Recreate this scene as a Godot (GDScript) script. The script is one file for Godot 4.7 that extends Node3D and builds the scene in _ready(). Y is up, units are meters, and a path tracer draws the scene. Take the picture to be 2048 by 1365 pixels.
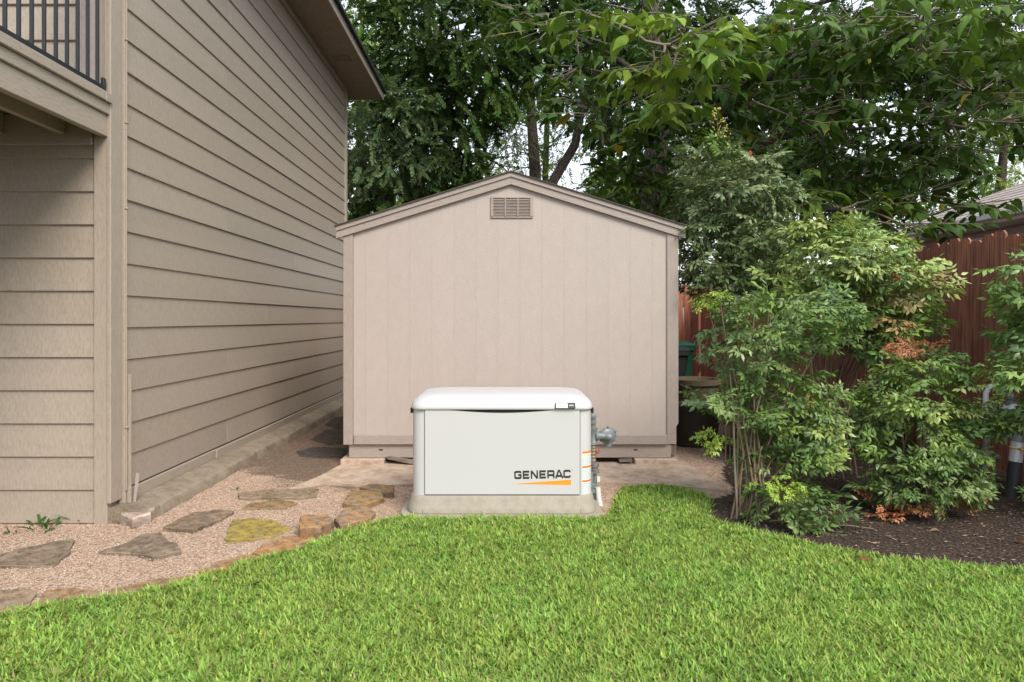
extends Node3D

# ---------------------------------------------------------------- helpers
const F := 1365.0          # focal length of the photograph in pixels
const EYE := 1.36          # camera height in metres
var rng := RandomNumberGenerator.new()
var used := {}
var M := {}                # materials
var uvo := Vector2.ZERO    # texture offset of the piece being built
var uv_turn := false
var lawn_poly := PackedVector2Array()

func rf(a: float, b: float) -> float: return rng.randf_range(a, b)
func rv(k: float) -> Vector3: return Vector3(rf(-k, k), rf(-k, k), rf(-k, k))

func at(px: float, py: float, z: float) -> Vector3:
	return Vector3((px - 1008.0) * z / F, EYE - (py - 638.0) * z / F, -z)

func gp(px: float, py: float) -> Vector2:      # a point on the ground: x and distance
	var z := EYE * F / (py - 638.0)
	return Vector2((px - 1008.0) * z / F, z)

func lin(r: float, g: float, b: float) -> Color: return Color(r, g, b)

func numbered(called: String) -> String:
	var n: int = used.get(called, 0)
	used[called] = n + 1
	return called if n == 0 else "%s_%03d" % [called, n]

func thing(called: String, label: String, category: String, where := Vector3.ZERO, group := "") -> Node3D:
	var o := Node3D.new()
	o.name = numbered(called)
	add_child(o, true)
	o.position = where
	tag(o, label, category, group)
	return o

func tag(o: Node, label: String, category: String, group := "") -> void:
	o.set_meta("label", label)
	o.set_meta("category", category)
	if group != "":
		o.set_meta("group", group)

func new_st() -> SurfaceTool:
	var st := SurfaceTool.new()
	st.begin(Mesh.PRIMITIVE_TRIANGLES)
	st.set_smooth_group(-1)
	st.set_color(Color.WHITE)
	return st

func mesh_of(st: SurfaceTool) -> ArrayMesh:
	st.generate_normals()
	return st.commit()

func put(called: String, st: SurfaceTool, m: Material, parent: Node = null, where := Vector3.ZERO) -> MeshInstance3D:
	return put_mesh(called, mesh_of(st), m, parent, where)

func put_mesh(called: String, me: Mesh, m: Material, parent: Node = null, where := Vector3.ZERO) -> MeshInstance3D:
	var o := MeshInstance3D.new()
	o.mesh = me
	o.material_override = m
	o.position = where
	if parent == null:
		o.name = numbered(called)
		add_child(o, true)
	else:
		var n: int = parent.get_meta("n_" + called, 0)
		parent.set_meta("n_" + called, n + 1)
		o.name = called if n == 0 else "%s_%03d" % [called, n]
		parent.add_child(o, true)
	return o

func group_part(called: String, parent: Node, where := Vector3.ZERO) -> Node3D:
	var o := Node3D.new()
	var n: int = parent.get_meta("n_" + called, 0)
	parent.set_meta("n_" + called, n + 1)
	o.name = called if n == 0 else "%s_%03d" % [called, n]
	o.position = where
	parent.add_child(o, true)
	return o

func structure(called: String, st: SurfaceTool, m: Material) -> MeshInstance3D:
	var o := put(called, st, m)
	o.set_meta("kind", "structure")
	return o

# a flat polygon whose front looks along out
func poly(st: SurfaceTool, pts: Array, out: Vector3) -> void:
	var n: Vector3 = (pts[2] - pts[0]).cross(pts[1] - pts[0])
	if n.dot(out) < 0.0:
		pts = pts.duplicate()
		pts.reverse()
	var a := out.abs()
	for i in range(1, pts.size() - 1):
		for p: Vector3 in [pts[0], pts[i], pts[i + 1]]:
			var uv: Vector2
			if a.y >= a.x and a.y >= a.z: uv = Vector2(p.x, p.z)
			elif a.x >= a.z: uv = Vector2(p.z, p.y)
			else: uv = Vector2(p.x, p.y)
			if uv_turn: uv = Vector2(uv.y, uv.x)
			st.set_uv(uv + uvo)
			st.add_vertex(p)

# a box from lo to hi with chamfered edges
func bbox(st: SurfaceTool, lo: Vector3, hi: Vector3, c := 0.0, turn := Transform3D.IDENTITY) -> void:
	c = minf(c, minf(hi.x - lo.x, minf(hi.y - lo.y, hi.z - lo.z)) * 0.45)
	var mid := (lo + hi) / 2.0
	var h := (hi - lo) / 2.0
	for ax in 3:
		var u := (ax + 1) % 3
		var v := (ax + 2) % 3
		for s in [-1.0, 1.0]:
			var pts := []
			for q in [[-1, -1], [1, -1], [1, 1], [-1, 1]]:
				var p := mid
				p[ax] += s * h[ax]
				p[u] += q[0] * (h[u] - c)
				p[v] += q[1] * (h[v] - c)
				pts.append(turn * p)
			var out := Vector3.ZERO
			out[ax] = s
			poly(st, pts, turn.basis * out)
			if c > 0.0:
				for t in [-1.0, 1.0]:
					var a := mid; var b := mid; var d := mid; var e := mid
					a[ax] += s * h[ax]; a[u] += t * (h[u] - c); a[v] -= h[v] - c
					b[ax] += s * h[ax]; b[u] += t * (h[u] - c); b[v] += h[v] - c
					d[ax] += s * (h[ax] - c); d[u] += t * h[u]; d[v] += h[v] - c
					e[ax] += s * (h[ax] - c); e[u] += t * h[u]; e[v] -= h[v] - c
					var o2 := Vector3.ZERO
					o2[ax] = s; o2[u] = t
					poly(st, [turn * a, turn * b, turn * d, turn * e], turn.basis * o2)
	if c > 0.0:
		for sx in [-1.0, 1.0]:
			for sy in [-1.0, 1.0]:
				for sz in [-1.0, 1.0]:
					var o3 := Vector3(sx, sy, sz)
					var p1 := mid + Vector3(sx * h.x, sy * (h.y - c), sz * (h.z - c))
					var p2 := mid + Vector3(sx * (h.x - c), sy * h.y, sz * (h.z - c))
					var p3 := mid + Vector3(sx * (h.x - c), sy * (h.y - c), sz * h.z)
					poly(st, [turn * p1, turn * p2, turn * p3], turn.basis * o3)

# an outline in x and y made solid from z0 to z1 (z1 nearer the camera)
func extrude(st: SurfaceTool, pts: PackedVector2Array, z0: float, z1: float, turn := Transform3D.IDENTITY) -> void:
	var tri := Geometry2D.triangulate_polygon(pts)
	for i in range(0, tri.size(), 3):
		for z in [z0, z1]:
			var t := []
			for k in 3: t.append(turn * Vector3(pts[tri[i + k]].x, pts[tri[i + k]].y, z))
			poly(st, t, turn.basis * Vector3(0, 0, 1 if z == z1 else -1))
	var ccw := not Geometry2D.is_polygon_clockwise(pts)
	for i in pts.size():
		var a := pts[i]
		var b := pts[(i + 1) % pts.size()]
		var d := b - a
		var out := Vector3(d.y, -d.x, 0) * (1.0 if ccw else -1.0)
		poly(st, [turn * Vector3(a.x, a.y, z0), turn * Vector3(b.x, b.y, z0), turn * Vector3(b.x, b.y, z1), turn * Vector3(a.x, a.y, z1)], turn.basis * out)

# rings of points joined into a smooth skin; rings listed in order, closed around
func loft(st: SurfaceTool, rings: Array, cap0 := true, cap1 := true) -> void:
	var mid := Vector3.ZERO
	var count := 0
	for r in rings:
		for p in r:
			mid += p
			count += 1
	mid /= count
	st.set_smooth_group(1)
	var vs := 0.0
	var part := 1
	var flip := 0
	for i in rings.size() - 1:
		var a: Array = rings[i]
		var b: Array = rings[i + 1]
		var n := a.size()
		var ca := Vector3.ZERO
		for p in a: ca += p / n
		for p in b: ca += p / b.size()
		ca /= 2.0
		var dv: float = (b[0] - a[0]).length()
		if i > 0:
			var before: Vector3 = a[0] - rings[i - 1][0]
			var after: Vector3 = b[0] - a[0]
			if before.length() > 1e-7 and after.length() > 1e-7 and before.angle_to(after) > 0.62: part += 1
			st.set_smooth_group(part)
		for k in n:
			var k2 := (k + 1) % n
			var q := [a[k], a[k2], b[k2], b[k]]
			var nrm: Vector3 = (q[2] - q[0]).cross(q[1] - q[0]) + (q[3] - q[0]).cross(q[2] - q[0])
			if nrm.length_squared() < 1e-18: continue
			if flip == 0:
				flip = 1 if nrm.dot((q[0] + q[2]) / 2.0 - ca) >= 0.0 else -1
			var uu := [k / float(n), (k + 1) / float(n), (k + 1) / float(n), k / float(n)]
			var vv := [vs, vs, vs + dv, vs + dv]
			for t in ([0, 1, 2, 0, 2, 3] if flip == 1 else [2, 1, 0, 3, 2, 0]):
				st.set_uv(Vector2(uu[t], vv[t]) + uvo)
				st.add_vertex(q[t])
		vs += dv
	st.set_smooth_group(-1)
	if cap0: poly(st, rings[0], rings[0][0] - rings[1][0] + (rings[0][0] - mid) * 0.01)
	if cap1: poly(st, rings[-1], rings[-1][0] - rings[-2][0] + (rings[-1][0] - mid) * 0.01)

func ring(c: Vector3, axis: Vector3, r: float, n: int, start := 0.0) -> Array:
	axis = axis.normalized()
	var u := axis.cross(Vector3(0.31, 0.2, 0.93) if absf(axis.dot(Vector3(0.31, 0.2, 0.93))) < 0.9 else Vector3.RIGHT).normalized()
	var v := axis.cross(u)
	var out := []
	for k in n:
		var t := start + TAU * k / n
		out.append(c + (u * cos(t) + v * sin(t)) * r)
	return out

func tube(st: SurfaceTool, path: Array, radii: Array, n := 8, caps := true) -> void:
	var rings := []
	for i in path.size():
		var d: Vector3 = path[mini(i + 1, path.size() - 1)] - path[maxi(i - 1, 0)]
		rings.append(ring(path[i], d, radii[mini(i, radii.size() - 1)], n))
	# keep neighbouring rings from twisting
	for i in range(1, rings.size()):
		var best := 0
		var dist := 1e9
		for k in n:
			var q: float = ((rings[i][k] - path[i]) - (rings[i - 1][0] - path[i - 1])).length_squared()
			if q < dist:
				dist = q
				best = k
		var turned := []
		for k in n: turned.append(rings[i][(k + best) % n])
		rings[i] = turned
	loft(st, rings, caps, caps)

# turned shape round an axis: profile of (radius, height along axis)
func lathe(st: SurfaceTool, base: Vector3, axis: Vector3, profile: Array, n := 20) -> void:
	var rings := []
	for p in profile: rings.append(ring(base + axis.normalized() * p.y, axis, maxf(p.x, 0.0004), n))
	loft(st, rings)

func rrect(w: float, d: float, r: float, y: float, c := Vector2.ZERO, n := 5) -> Array:
	var out := []
	for q in [[1, 1], [-1, 1], [-1, -1], [1, -1]]:
		var start := {11: 0.0, -9: PI / 2, -11: PI, 9: PI * 1.5}[q[0] * 10 + q[1]] as float
		for k in n + 1:
			var t := start + PI / 2 * k / n
			out.append(Vector3(c.x + q[0] * (w / 2 - r) + cos(t) * r, y, c.y + q[1] * (d / 2 - r) + sin(t) * r))
	return out

# ---------------------------------------------------------------- textures and materials
func noise(freq: float, oct := 4, seed_ := 1, kind := FastNoiseLite.TYPE_SIMPLEX_SMOOTH) -> FastNoiseLite:
	var n := FastNoiseLite.new()
	n.noise_type = kind
	n.frequency = freq
	n.fractal_octaves = oct
	n.seed = seed_
	return n

func bytes(n: FastNoiseLite, w := 512, h := 512) -> PackedByteArray:
	var im := n.get_seamless_image(w, h)
	im.convert(Image.FORMAT_L8)
	return im.get_data()

func grey(b: PackedByteArray, w := 512, h := 512) -> ImageTexture:
	return ImageTexture.create_from_image(Image.create_from_data(w, h, false, Image.FORMAT_L8, b))

# a colour texture from bytes through a ramp of sRGB stops
func ramp_tex(b: PackedByteArray, stops: Array, w := 512, h := 512) -> ImageTexture:
	var g := Gradient.new()
	g.offsets = PackedFloat32Array(stops.map(func(s): return s[0]))
	g.colors = PackedColorArray(stops.map(func(s): return s[1]))
	var table := []
	for i in 256:
		var c := g.sample(i / 255.0)
		table.append([int(c.r * 255), int(c.g * 255), int(c.b * 255)])
	var out := PackedByteArray()
	out.resize(w * h * 3)
	for i in w * h:
		var c = table[b[i]]
		out[i * 3] = c[0]
		out[i * 3 + 1] = c[1]
		out[i * 3 + 2] = c[2]
	return ImageTexture.create_from_image(Image.create_from_data(w, h, false, Image.FORMAT_RGB8, out))

func mat(called: String, c: Color, rough := 0.6, metal := 0.0) -> StandardMaterial3D:
	var m := StandardMaterial3D.new()
	m.resource_name = called
	m.albedo_color = c.linear_to_srgb()
	m.roughness = rough
	m.metallic = metal
	m.vertex_color_use_as_albedo = true
	M[called] = m
	return m

func tex(m: StandardMaterial3D, albedo: Texture2D, bump: Texture2D, depth: float, scale: Vector2) -> StandardMaterial3D:
	m.albedo_texture = albedo
	if bump:
		m.heightmap_enabled = true
		m.heightmap_texture = bump
		m.heightmap_scale = depth
	m.uv1_scale = Vector3(scale.x, scale.y, 1)
	return m

func tri_tex(m: StandardMaterial3D, albedo: Texture2D, bump: Texture2D, depth: float, scale: float) -> StandardMaterial3D:
	tex(m, albedo, bump, depth, Vector2.ONE)
	m.uv1_triplanar = true
	m.uv1_world_triplanar = true
	m.uv1_scale = Vector3.ONE * scale
	return m

func leaf_mat(called: String, c: Color, rough: float, through: float) -> StandardMaterial3D:
	var m := mat(called, c, rough)
	m.metallic_specular = 0.3
	m.backlight_enabled = true
	m.backlight = Color(through, through, through * 0.55).linear_to_srgb()
	return m

func make_materials() -> void:
	var fine := bytes(noise(0.03, 5, 11))
	var coarse := bytes(noise(0.008, 3, 12))
	var grit := bytes(noise(0.18, 3, 13))
	# painted siding: faint blotches, mildew specks where a patch mask allows them
	var paint := PackedByteArray()
	paint.resize(512 * 512)
	for i in 512 * 512:
		var v := 230 + (fine[i] - 128) / 14 + (coarse[i] - 128) / 16
		if coarse[i] > 142 and grit[i] > 164: v -= 46
		elif grit[i] > 215: v -= 30
		paint[i] = clampi(v, 0, 255)
	var paint_tex := ramp_tex(paint, [[0.0, Color(0, 0, 0)], [0.55, Color(0.50, 0.47, 0.43)], [1.0, Color(1, 1, 1)]])
	var grain := grey(fine)
	tex(mat("siding", lin(0.462, 0.396, 0.325), 0.5), paint_tex, grain, 0.10, Vector2(3.6, 1.1))
	tex(mat("trim", lin(0.462, 0.396, 0.325), 0.5), paint_tex, grain, 0.08, Vector2(0.7, 5.0))
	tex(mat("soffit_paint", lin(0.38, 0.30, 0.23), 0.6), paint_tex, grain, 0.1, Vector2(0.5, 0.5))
	# shed panels: embossed wood figure, brushed across, with cathedral arches up each third board
	var emb := PackedByteArray()
	emb.resize(512 * 512)
	var warp := bytes(noise(0.012, 3, 14))
	for y in 512:
		for x in 512:
			var i := y * 512 + x
			var u := absf((x - 256) / 256.0)
			var w := (warp[i] - 128) / 128.0
			var arch := sin((y / 512.0 * 8.0 * TAU) + u * u * 42.0 + w * 9.0)
			var figure := arch * maxf(0.0, 1.0 - u * 1.9) * 30.0
			emb[i] = clampi(int(128 + figure + (grit[((x / 6 + (y / 128) * 90) & 511) + y * 512] - 128) * 0.8 + (fine[i] - 128) * 0.2), 0, 255)
	var emb_tex := grey(emb)
	tex(mat("panel", lin(0.438, 0.372, 0.336), 0.55), ramp_tex(coarse, [[0.2, Color(0.985, 0.983, 0.982)], [0.8, Color(1, 1, 1)]]), emb_tex, 0.15, Vector2(2.4, 1.3))
	tex(mat("shed_trim", lin(0.448, 0.38, 0.341), 0.5), paint_tex, grain, 0.12, Vector2(0.8, 6.0))
	# gravel
	var cell := noise(0.055, 1, 21, FastNoiseLite.TYPE_CELLULAR)
	cell.fractal_type = FastNoiseLite.FRACTAL_NONE
	cell.cellular_return_type = FastNoiseLite.RETURN_CELL_VALUE
	var cells := bytes(cell, 1024, 1024)
	cell.cellular_return_type = FastNoiseLite.RETURN_DISTANCE
	var dist := bytes(cell, 1024, 1024)
	tri_tex(mat("gravel", lin(1, 1, 1), 0.95), ramp_tex(cells, [[0.0, Color(0.48, 0.38, 0.32)], [0.3, Color(0.68, 0.55, 0.47)], [0.6, Color(0.76, 0.64, 0.55)], [0.9, Color(0.83, 0.72, 0.64)], [1.0, Color(0.86, 0.79, 0.72)]], 1024, 1024), grey(dist, 1024, 1024), -0.6, 1.7)
	mat("pebble", lin(1, 1, 1), 0.9)
	var soil := bytes(noise(0.06, 5, 22))
	tri_tex(mat("soil", lin(1, 1, 1), 0.95), ramp_tex(soil, [[0.25, Color(0.13, 0.10, 0.08)], [0.5, Color(0.25, 0.20, 0.165)], [0.75, Color(0.36, 0.29, 0.24)]]), grey(soil), 1.5, 1.4)
	mat("chip", lin(1, 1, 1), 0.9)
	# concrete and stone
	var con := PackedByteArray()
	con.resize(512 * 512)
	for i in 512 * 512: con[i] = clampi(150 + (coarse[i] - 128) / 2 + (grit[i] - 128) / 3 + (fine[i] - 128) / 3, 0, 255)
	var con_ramp := ramp_tex(con, [[0.25, Color(0.74, 0.70, 0.66)], [0.6, Color(0.90, 0.88, 0.86)], [1.0, Color(1, 1, 1)]])
	var con_tex := grey(con)
	tri_tex(mat("concrete", lin(0.60, 0.485, 0.39), 0.9), con_ramp, con_tex, 0.6, 1.1)
	tri_tex(mat("foundation", lin(0.36, 0.31, 0.24), 0.92), con_ramp, con_tex, 1.2, 2.1)
	tri_tex(mat("resin_base", lin(0.385, 0.34, 0.285), 0.75), ramp_tex(con, [[0.3, Color(0.90, 0.90, 0.87)], [0.8, Color(1, 1, 1)]]), con_tex, 0.05, 2.6)
	tri_tex(mat("stone", lin(1.1, 1.1, 1.1), 0.9), ramp_tex(con, [[0.3, Color(0.60, 0.57, 0.54)], [0.55, Color(0.84, 0.82, 0.8)], [0.85, Color(1, 1, 1)]]), con_tex, 0.9, 3.1)
	# woods
	var wood := PackedByteArray()
	wood.resize(512 * 512)
	for y in 512:
		for x in 512:
			var i := y * 512 + x
			wood[i] = clampi(int(128 + (fine[((x / 9) & 511) + ((y * 2) & 511) * 512] - 128) * 0.7 + (coarse[i] - 128) * 0.35 + (grit[(x / 6) + y * 512] - 128) * 0.35), 0, 255)
	var wood_ramp := ramp_tex(wood, [[0.15, Color(0.50, 0.46, 0.44)], [0.5, Color(0.80, 0.78, 0.77)], [0.85, Color(1, 1, 1)]])
	tex(mat("picket", lin(0.50, 0.19, 0.115), 0.75), wood_ramp, grey(wood), 0.3, Vector2(0.45, 2.6))
	tex(mat("raw_wood", lin(0.36, 0.24, 0.155), 0.85), wood_ramp, grey(wood), 0.3, Vector2(0.45, 2.6))
	tex(mat("grey_wood", lin(0.33, 0.28, 0.23), 0.9), wood_ramp, grey(wood), 0.3, Vector2(0.6, 3.0))
	var bark_n := bytes(noise(0.02, 5, 31))
	tex(mat("bark", lin(0.14, 0.11, 0.085), 0.95), ramp_tex(bark_n, [[0.25, Color(0.45, 0.43, 0.4)], [0.75, Color(1, 1, 1)]]), grey(bark_n), 2.0, Vector2(3.0, 0.8))
	mat("twig", lin(0.20, 0.16, 0.115), 0.85)
	mat("cane", lin(0.17, 0.115, 0.07), 0.8)
	# metals, plastics
	var shell := mat("shell", lin(0.535, 0.525, 0.523), 0.42)
	shell.clearcoat_enabled = true
	shell.clearcoat = 0.25
	shell.clearcoat_roughness = 0.35
	mat("black_metal", lin(0.016, 0.016, 0.019), 0.42)
	mat("black_rubber", lin(0.012, 0.012, 0.012), 0.7)
	mat("grey_metal", lin(0.19, 0.205, 0.21), 0.45, 0.1)
	tri_tex(mat("galvanised", lin(0.26, 0.265, 0.265), 0.6, 0.3), con_ramp, null, 0, 4.0)
	mat("meter_paint", lin(0.50, 0.51, 0.51), 0.45)
	mat("pvc", lin(0.63, 0.63, 0.62), 0.5)
	mat("tape", lin(0.55, 0.56, 0.57), 0.4, 0.2)
	mat("black_pipe", lin(0.03, 0.03, 0.033), 0.6)
	mat("red_paint", lin(0.42, 0.07, 0.05), 0.5)
	mat("brass", lin(0.36, 0.26, 0.18), 0.5, 0.5)
	mat("yellow", lin(0.72, 0.42, 0.03), 0.6)
	mat("ink", lin(0.022, 0.021, 0.019), 0.5)
	mat("orange", lin(0.92, 0.29, 0.02), 0.5)
	mat("badge_grey", lin(0.055, 0.055, 0.062), 0.4)
	mat("white_print", lin(0.85, 0.85, 0.85), 0.5)
	mat("pale_print", lin(0.60, 0.60, 0.60), 0.5)
	mat("cart_black", lin(0.012, 0.012, 0.014), 0.5)
	mat("cart_green", lin(0.006, 0.085, 0.042), 0.45)
	mat("pot_brown", lin(0.030, 0.022, 0.018), 0.6)
	tri_tex(mat("tub_tan", lin(0.15, 0.12, 0.075), 0.85), con_ramp, con_tex, 0.3, 2.0)
	mat("pale_board", lin(0.5, 0.47, 0.42), 0.8)
	tri_tex(mat("roofing", lin(0.10, 0.085, 0.075), 0.95), con_ramp, con_tex, 0.5, 2.0)
	tri_tex(mat("grey_shingle", lin(0.58, 0.51, 0.475), 0.95), con_ramp, con_tex, 0.5, 2.0)
	mat("white_paint", lin(0.74, 0.73, 0.70), 0.5)
	mat("sage_siding", lin(0.36, 0.36, 0.31), 0.6)
	mat("window_glass", lin(0.02, 0.025, 0.03), 0.08)
	# leaves (tint comes with each mesh and copy)
	leaf_mat("broad_leaf", lin(1, 1, 1), 0.5, 0.6)
	leaf_mat("small_leaf", lin(1, 1, 1), 0.62, 0.65)
	leaf_mat("nandina_leaf", lin(1, 1, 1), 0.34, 0.3)
	M.nandina_leaf.metallic_specular = 0.45
	leaf_mat("grass_blade", lin(1, 1, 1), 0.5, 0.6)
	M.soil.roughness = 1.0
	# warning label print: bars, triangles and lines of small type
	var im := Image.create(128, 420, false, Image.FORMAT_RGB8)
	im.fill(Color(0.86, 0.88, 0.88))
	for b in [0, 146, 286]: im.fill_rect(Rect2i(0, b, 128, 20), Color(0.93, 0.47, 0.06))
	for t in [[22, Color(0.95, 0.80, 0.1)], [52, Color(0.95, 0.80, 0.1)], [84, Color(0.85, 0.62, 0.66)], [108, Color(0.7, 0.7, 0.8)]]:
		for k in 24: im.fill_rect(Rect2i(t[0] - k / 2, 26 + k, k, 1), t[1])
		im.fill_rect(Rect2i(t[0] - 1, 34, 3, 10), Color(0.15, 0.12, 0.1))
	rng.seed = 5
	for y in range(58, 412, 7):
		if (y > 140 and y < 172) or (y > 280 and y < 312): continue
		var x := 6
		while x < 118:
			var w := rng.randi_range(4, 16)
			im.fill_rect(Rect2i(x, y, mini(w, 120 - x), 3), Color(0.55, 0.60, 0.62))
			x += w + 4
	var lm := mat("label_print", lin(1, 1, 1), 0.4)
	lm.albedo_texture = ImageTexture.create_from_image(im)

# ---------------------------------------------------------------- ground
func ground_grid(called: String, lo: Vector2, hi: Vector2, step: float, y0: float, bump: float, m: Material, inside: PackedVector2Array, shade: Callable) -> void:
	var st := new_st()
	st.set_smooth_group(1)
	var n := noise(1.4, 4, 40)
	var nx := int((hi.x - lo.x) / step)
	var nz := int((hi.y - lo.y) / step)
	for i in nx:
		for j in nz:
			var c := lo + Vector2(i + 0.5, j + 0.5) * step
			if inside.size() and not Geometry2D.is_point_in_polygon(c, inside): continue
			var q := []
			for k in [[0, 0], [1, 0], [1, 1], [0, 1]]:
				var p := lo + Vector2(i + k[0], j + k[1]) * step
				q.append(Vector3(p.x, y0 + bump * (0.5 + 0.5 * n.get_noise_2d(p.x, p.y)), -p.y))
			for k in [0, 3, 2, 0, 2, 1]:
				st.set_color(shade.call(q[k].x, -q[k].z))
				st.add_vertex(q[k])
	structure(called, st, m)

func build_ground() -> void:
	for p in [[-330, 1306], [-150, 1276], [0, 1243], [100, 1226], [200, 1213], [300, 1196], [400, 1173], [500, 1139], [600, 1110], [640, 1094], [700, 1069], [780, 1050], [800, 1048], [1212, 1048], [1226, 1028], [1236, 1000], [1244, 987], [1300, 982], [1360, 985], [1400, 997], [1418, 1010], [1420, 1044], [1450, 1062], [1500, 1072], [1560, 1087], [1620, 1102], [1700, 1118], [1800, 1132], [1900, 1142], [2048, 1152], [2400, 1180]]:
		lawn_poly.append(gp(p[0], p[1]))
	lawn_poly.append(Vector2(4.0, 3.4))
	lawn_poly.append(Vector2(4.0, 0.8))
	lawn_poly.append(Vector2(-4.4, 0.8))
	lawn_poly.append(Vector2(-4.4, 2.8))
	# base earth
	var st := new_st()
	poly(st, [Vector3(-80, -0.01, 30), Vector3(80, -0.01, 30), Vector3(80, -0.01, -130), Vector3(-80, -0.01, -130)], Vector3.UP)
	structure("ground", st, M.soil)
	var n1 := noise(0.9, 3, 41)
	# decomposed granite path, damp in the gap between house and shed
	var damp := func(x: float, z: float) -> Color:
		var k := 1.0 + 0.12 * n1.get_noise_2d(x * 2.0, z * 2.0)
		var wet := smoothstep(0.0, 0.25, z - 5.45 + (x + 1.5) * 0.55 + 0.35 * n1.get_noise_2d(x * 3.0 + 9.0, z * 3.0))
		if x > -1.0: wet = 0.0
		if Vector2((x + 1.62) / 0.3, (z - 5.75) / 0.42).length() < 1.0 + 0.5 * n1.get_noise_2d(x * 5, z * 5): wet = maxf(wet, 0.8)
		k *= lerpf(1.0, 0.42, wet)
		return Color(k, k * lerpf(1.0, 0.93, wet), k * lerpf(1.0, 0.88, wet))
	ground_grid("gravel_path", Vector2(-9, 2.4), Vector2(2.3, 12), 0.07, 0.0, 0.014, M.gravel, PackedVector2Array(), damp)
	# soil under the lawn
	st = new_st()
	var tri := Geometry2D.triangulate_polygon(lawn_poly)
	st.set_color(Color(0.55, 0.75, 0.3))
	for i in range(0, tri.size(), 3):
		var t := []
		for k in 3: t.append(Vector3(lawn_poly[tri[i + k]].x, 0.02, -lawn_poly[tri[i + k]].y))
		poly(st, t, Vector3.UP)
	structure("lawn", st, M.soil)
	# planting bed with dark mulch
	var bed := PackedVector2Array([Vector2(1.32, 4.6), Vector2(1.42, 4.9), Vector2(1.78, 5.2), Vector2(1.9, 5.9), Vector2(2.2, 6.6), Vector2(2.25, 9.5), Vector2(4.06, 9.5), Vector2(4.06, 3.2), Vector2(2.6, 3.4), Vector2(1.9, 3.8), Vector2(1.35, 4.2)])
	var dark := func(x: float, z: float) -> Color:
		var k := 0.85 + 0.3 * n1.get_noise_2d(x * 2.4, z * 2.4)
		k += 0.75 * smoothstep(2.1, 1.4, x) * smoothstep(5.4, 4.2, z)
		return Color(k * 1.08, k * 0.95, k * 0.84)
	ground_grid("planting_bed", Vector2(1.3, 3.2), Vector2(4.1, 9.6), 0.06, 0.0165, 0.035, M.soil, bed, dark)
	# concrete slab before the shed
	st = new_st()
	var slab := PackedVector2Array([gp(578, 984), gp(640, 973), gp(760, 978), gp(830, 974), gp(1000, 975), gp(1230, 972), gp(1330, 976), gp(1452, 988), gp(1400, 948), gp(1352, 916), gp(1000, 912), gp(705, 918), gp(680, 936), gp(640, 958)])
	var sl := PackedVector2Array()
	for p in slab: sl.append(Vector2(p.x, -p.y))
	uvo = Vector2.ZERO
	extrude(st, sl, -0.03, 0.026, Transform3D(Basis(Vector3(1, 0, 0), Vector3(0, 0, 1), Vector3(0, 1, 0)), Vector3.ZERO))
	structure("concrete_slab", st, M.concrete)

func near_stone(p: Vector2, list: Array) -> bool:
	for q in list:
		if Geometry2D.is_point_in_polygon(p, q): return true
	return false

# a flat irregular stone; outline of ground points (x, distance)
func flag(outline: PackedVector2Array, thick: float, seed_: int, c1: Color, c2: Color, lichen: float) -> SurfaceTool:
	rng.seed = seed_
	var c := Vector2.ZERO
	for p in outline: c += p / outline.size()
	var rim := PackedVector2Array()
	for i in outline.size():
		var a := outline[i]
		var b := outline[(i + 1) % outline.size()]
		var k := maxi(1, int((b - a).length() / 0.045))
		for j in k:
			var p := a.lerp(b, float(j) / k)
			rim.append(p + Vector2(rf(-1, 1), rf(-1, 1)) * (0.008 if j else 0.004))
	var n := noise(4.0, 4, seed_)
	var n2 := noise(7.0, 3, seed_ + 7)
	var st := new_st()
	var rows := [[1.0, -0.03], [1.01, thick * 0.5], [1.0, thick * 0.85], [0.965, thick], [0.8, thick], [0.55, thick], [0.25, thick]]
	var tilt := Vector2(rf(-0.03, 0.03), rf(-0.03, 0.03))
	var rings := []
	for r in rows:
		var line := []
		for p in rim:
			var q: Vector2 = c + (p - c) * r[0]
			var y: float = r[1]
			if y > 0.0: y += n.get_noise_2d(q.x, q.y) * 0.010 + tilt.dot(q - c)
			line.append(Vector3(q.x, y, -q.y))
		rings.append(line)
	var last := [] 
	for p in rim: last.append(Vector3(c.x, thick + n.get_noise_2d(c.x, c.y) * 0.01, -c.y))
	rings.append(last)
	for i in rings.size() - 1:
		st.set_smooth_group(1 if i > 2 else -1)
		for k in rim.size():
			var k2 := (k + 1) % rim.size()
			var q := [rings[i][k], rings[i][k2], rings[i + 1][k2], rings[i + 1][k]]
			var up: Vector3 = (q[2] - q[0]).cross(q[1] - q[0])
			var mid3: Vector3 = (q[0] + q[2]) / 2.0
			var good := up.dot(Vector3(mid3.x - c.x, 0.02 if i < 3 else 4.0, mid3.z + c.y)) >= 0.0
			var order := [0, 1, 2, 0, 2, 3] if good else [2, 1, 0, 3, 2, 0]
			if i == rings.size() - 2: order = [0, 1, 2] if good else [2, 1, 0]
			for t in order:
				var v: Vector3 = q[t]
				var w := clampf(0.5 + n2.get_noise_2d(v.x, v.z) * 1.1 + lichen, 0.0, 1.0)
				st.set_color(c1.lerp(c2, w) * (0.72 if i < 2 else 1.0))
				st.add_vertex(v)
	return st

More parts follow.
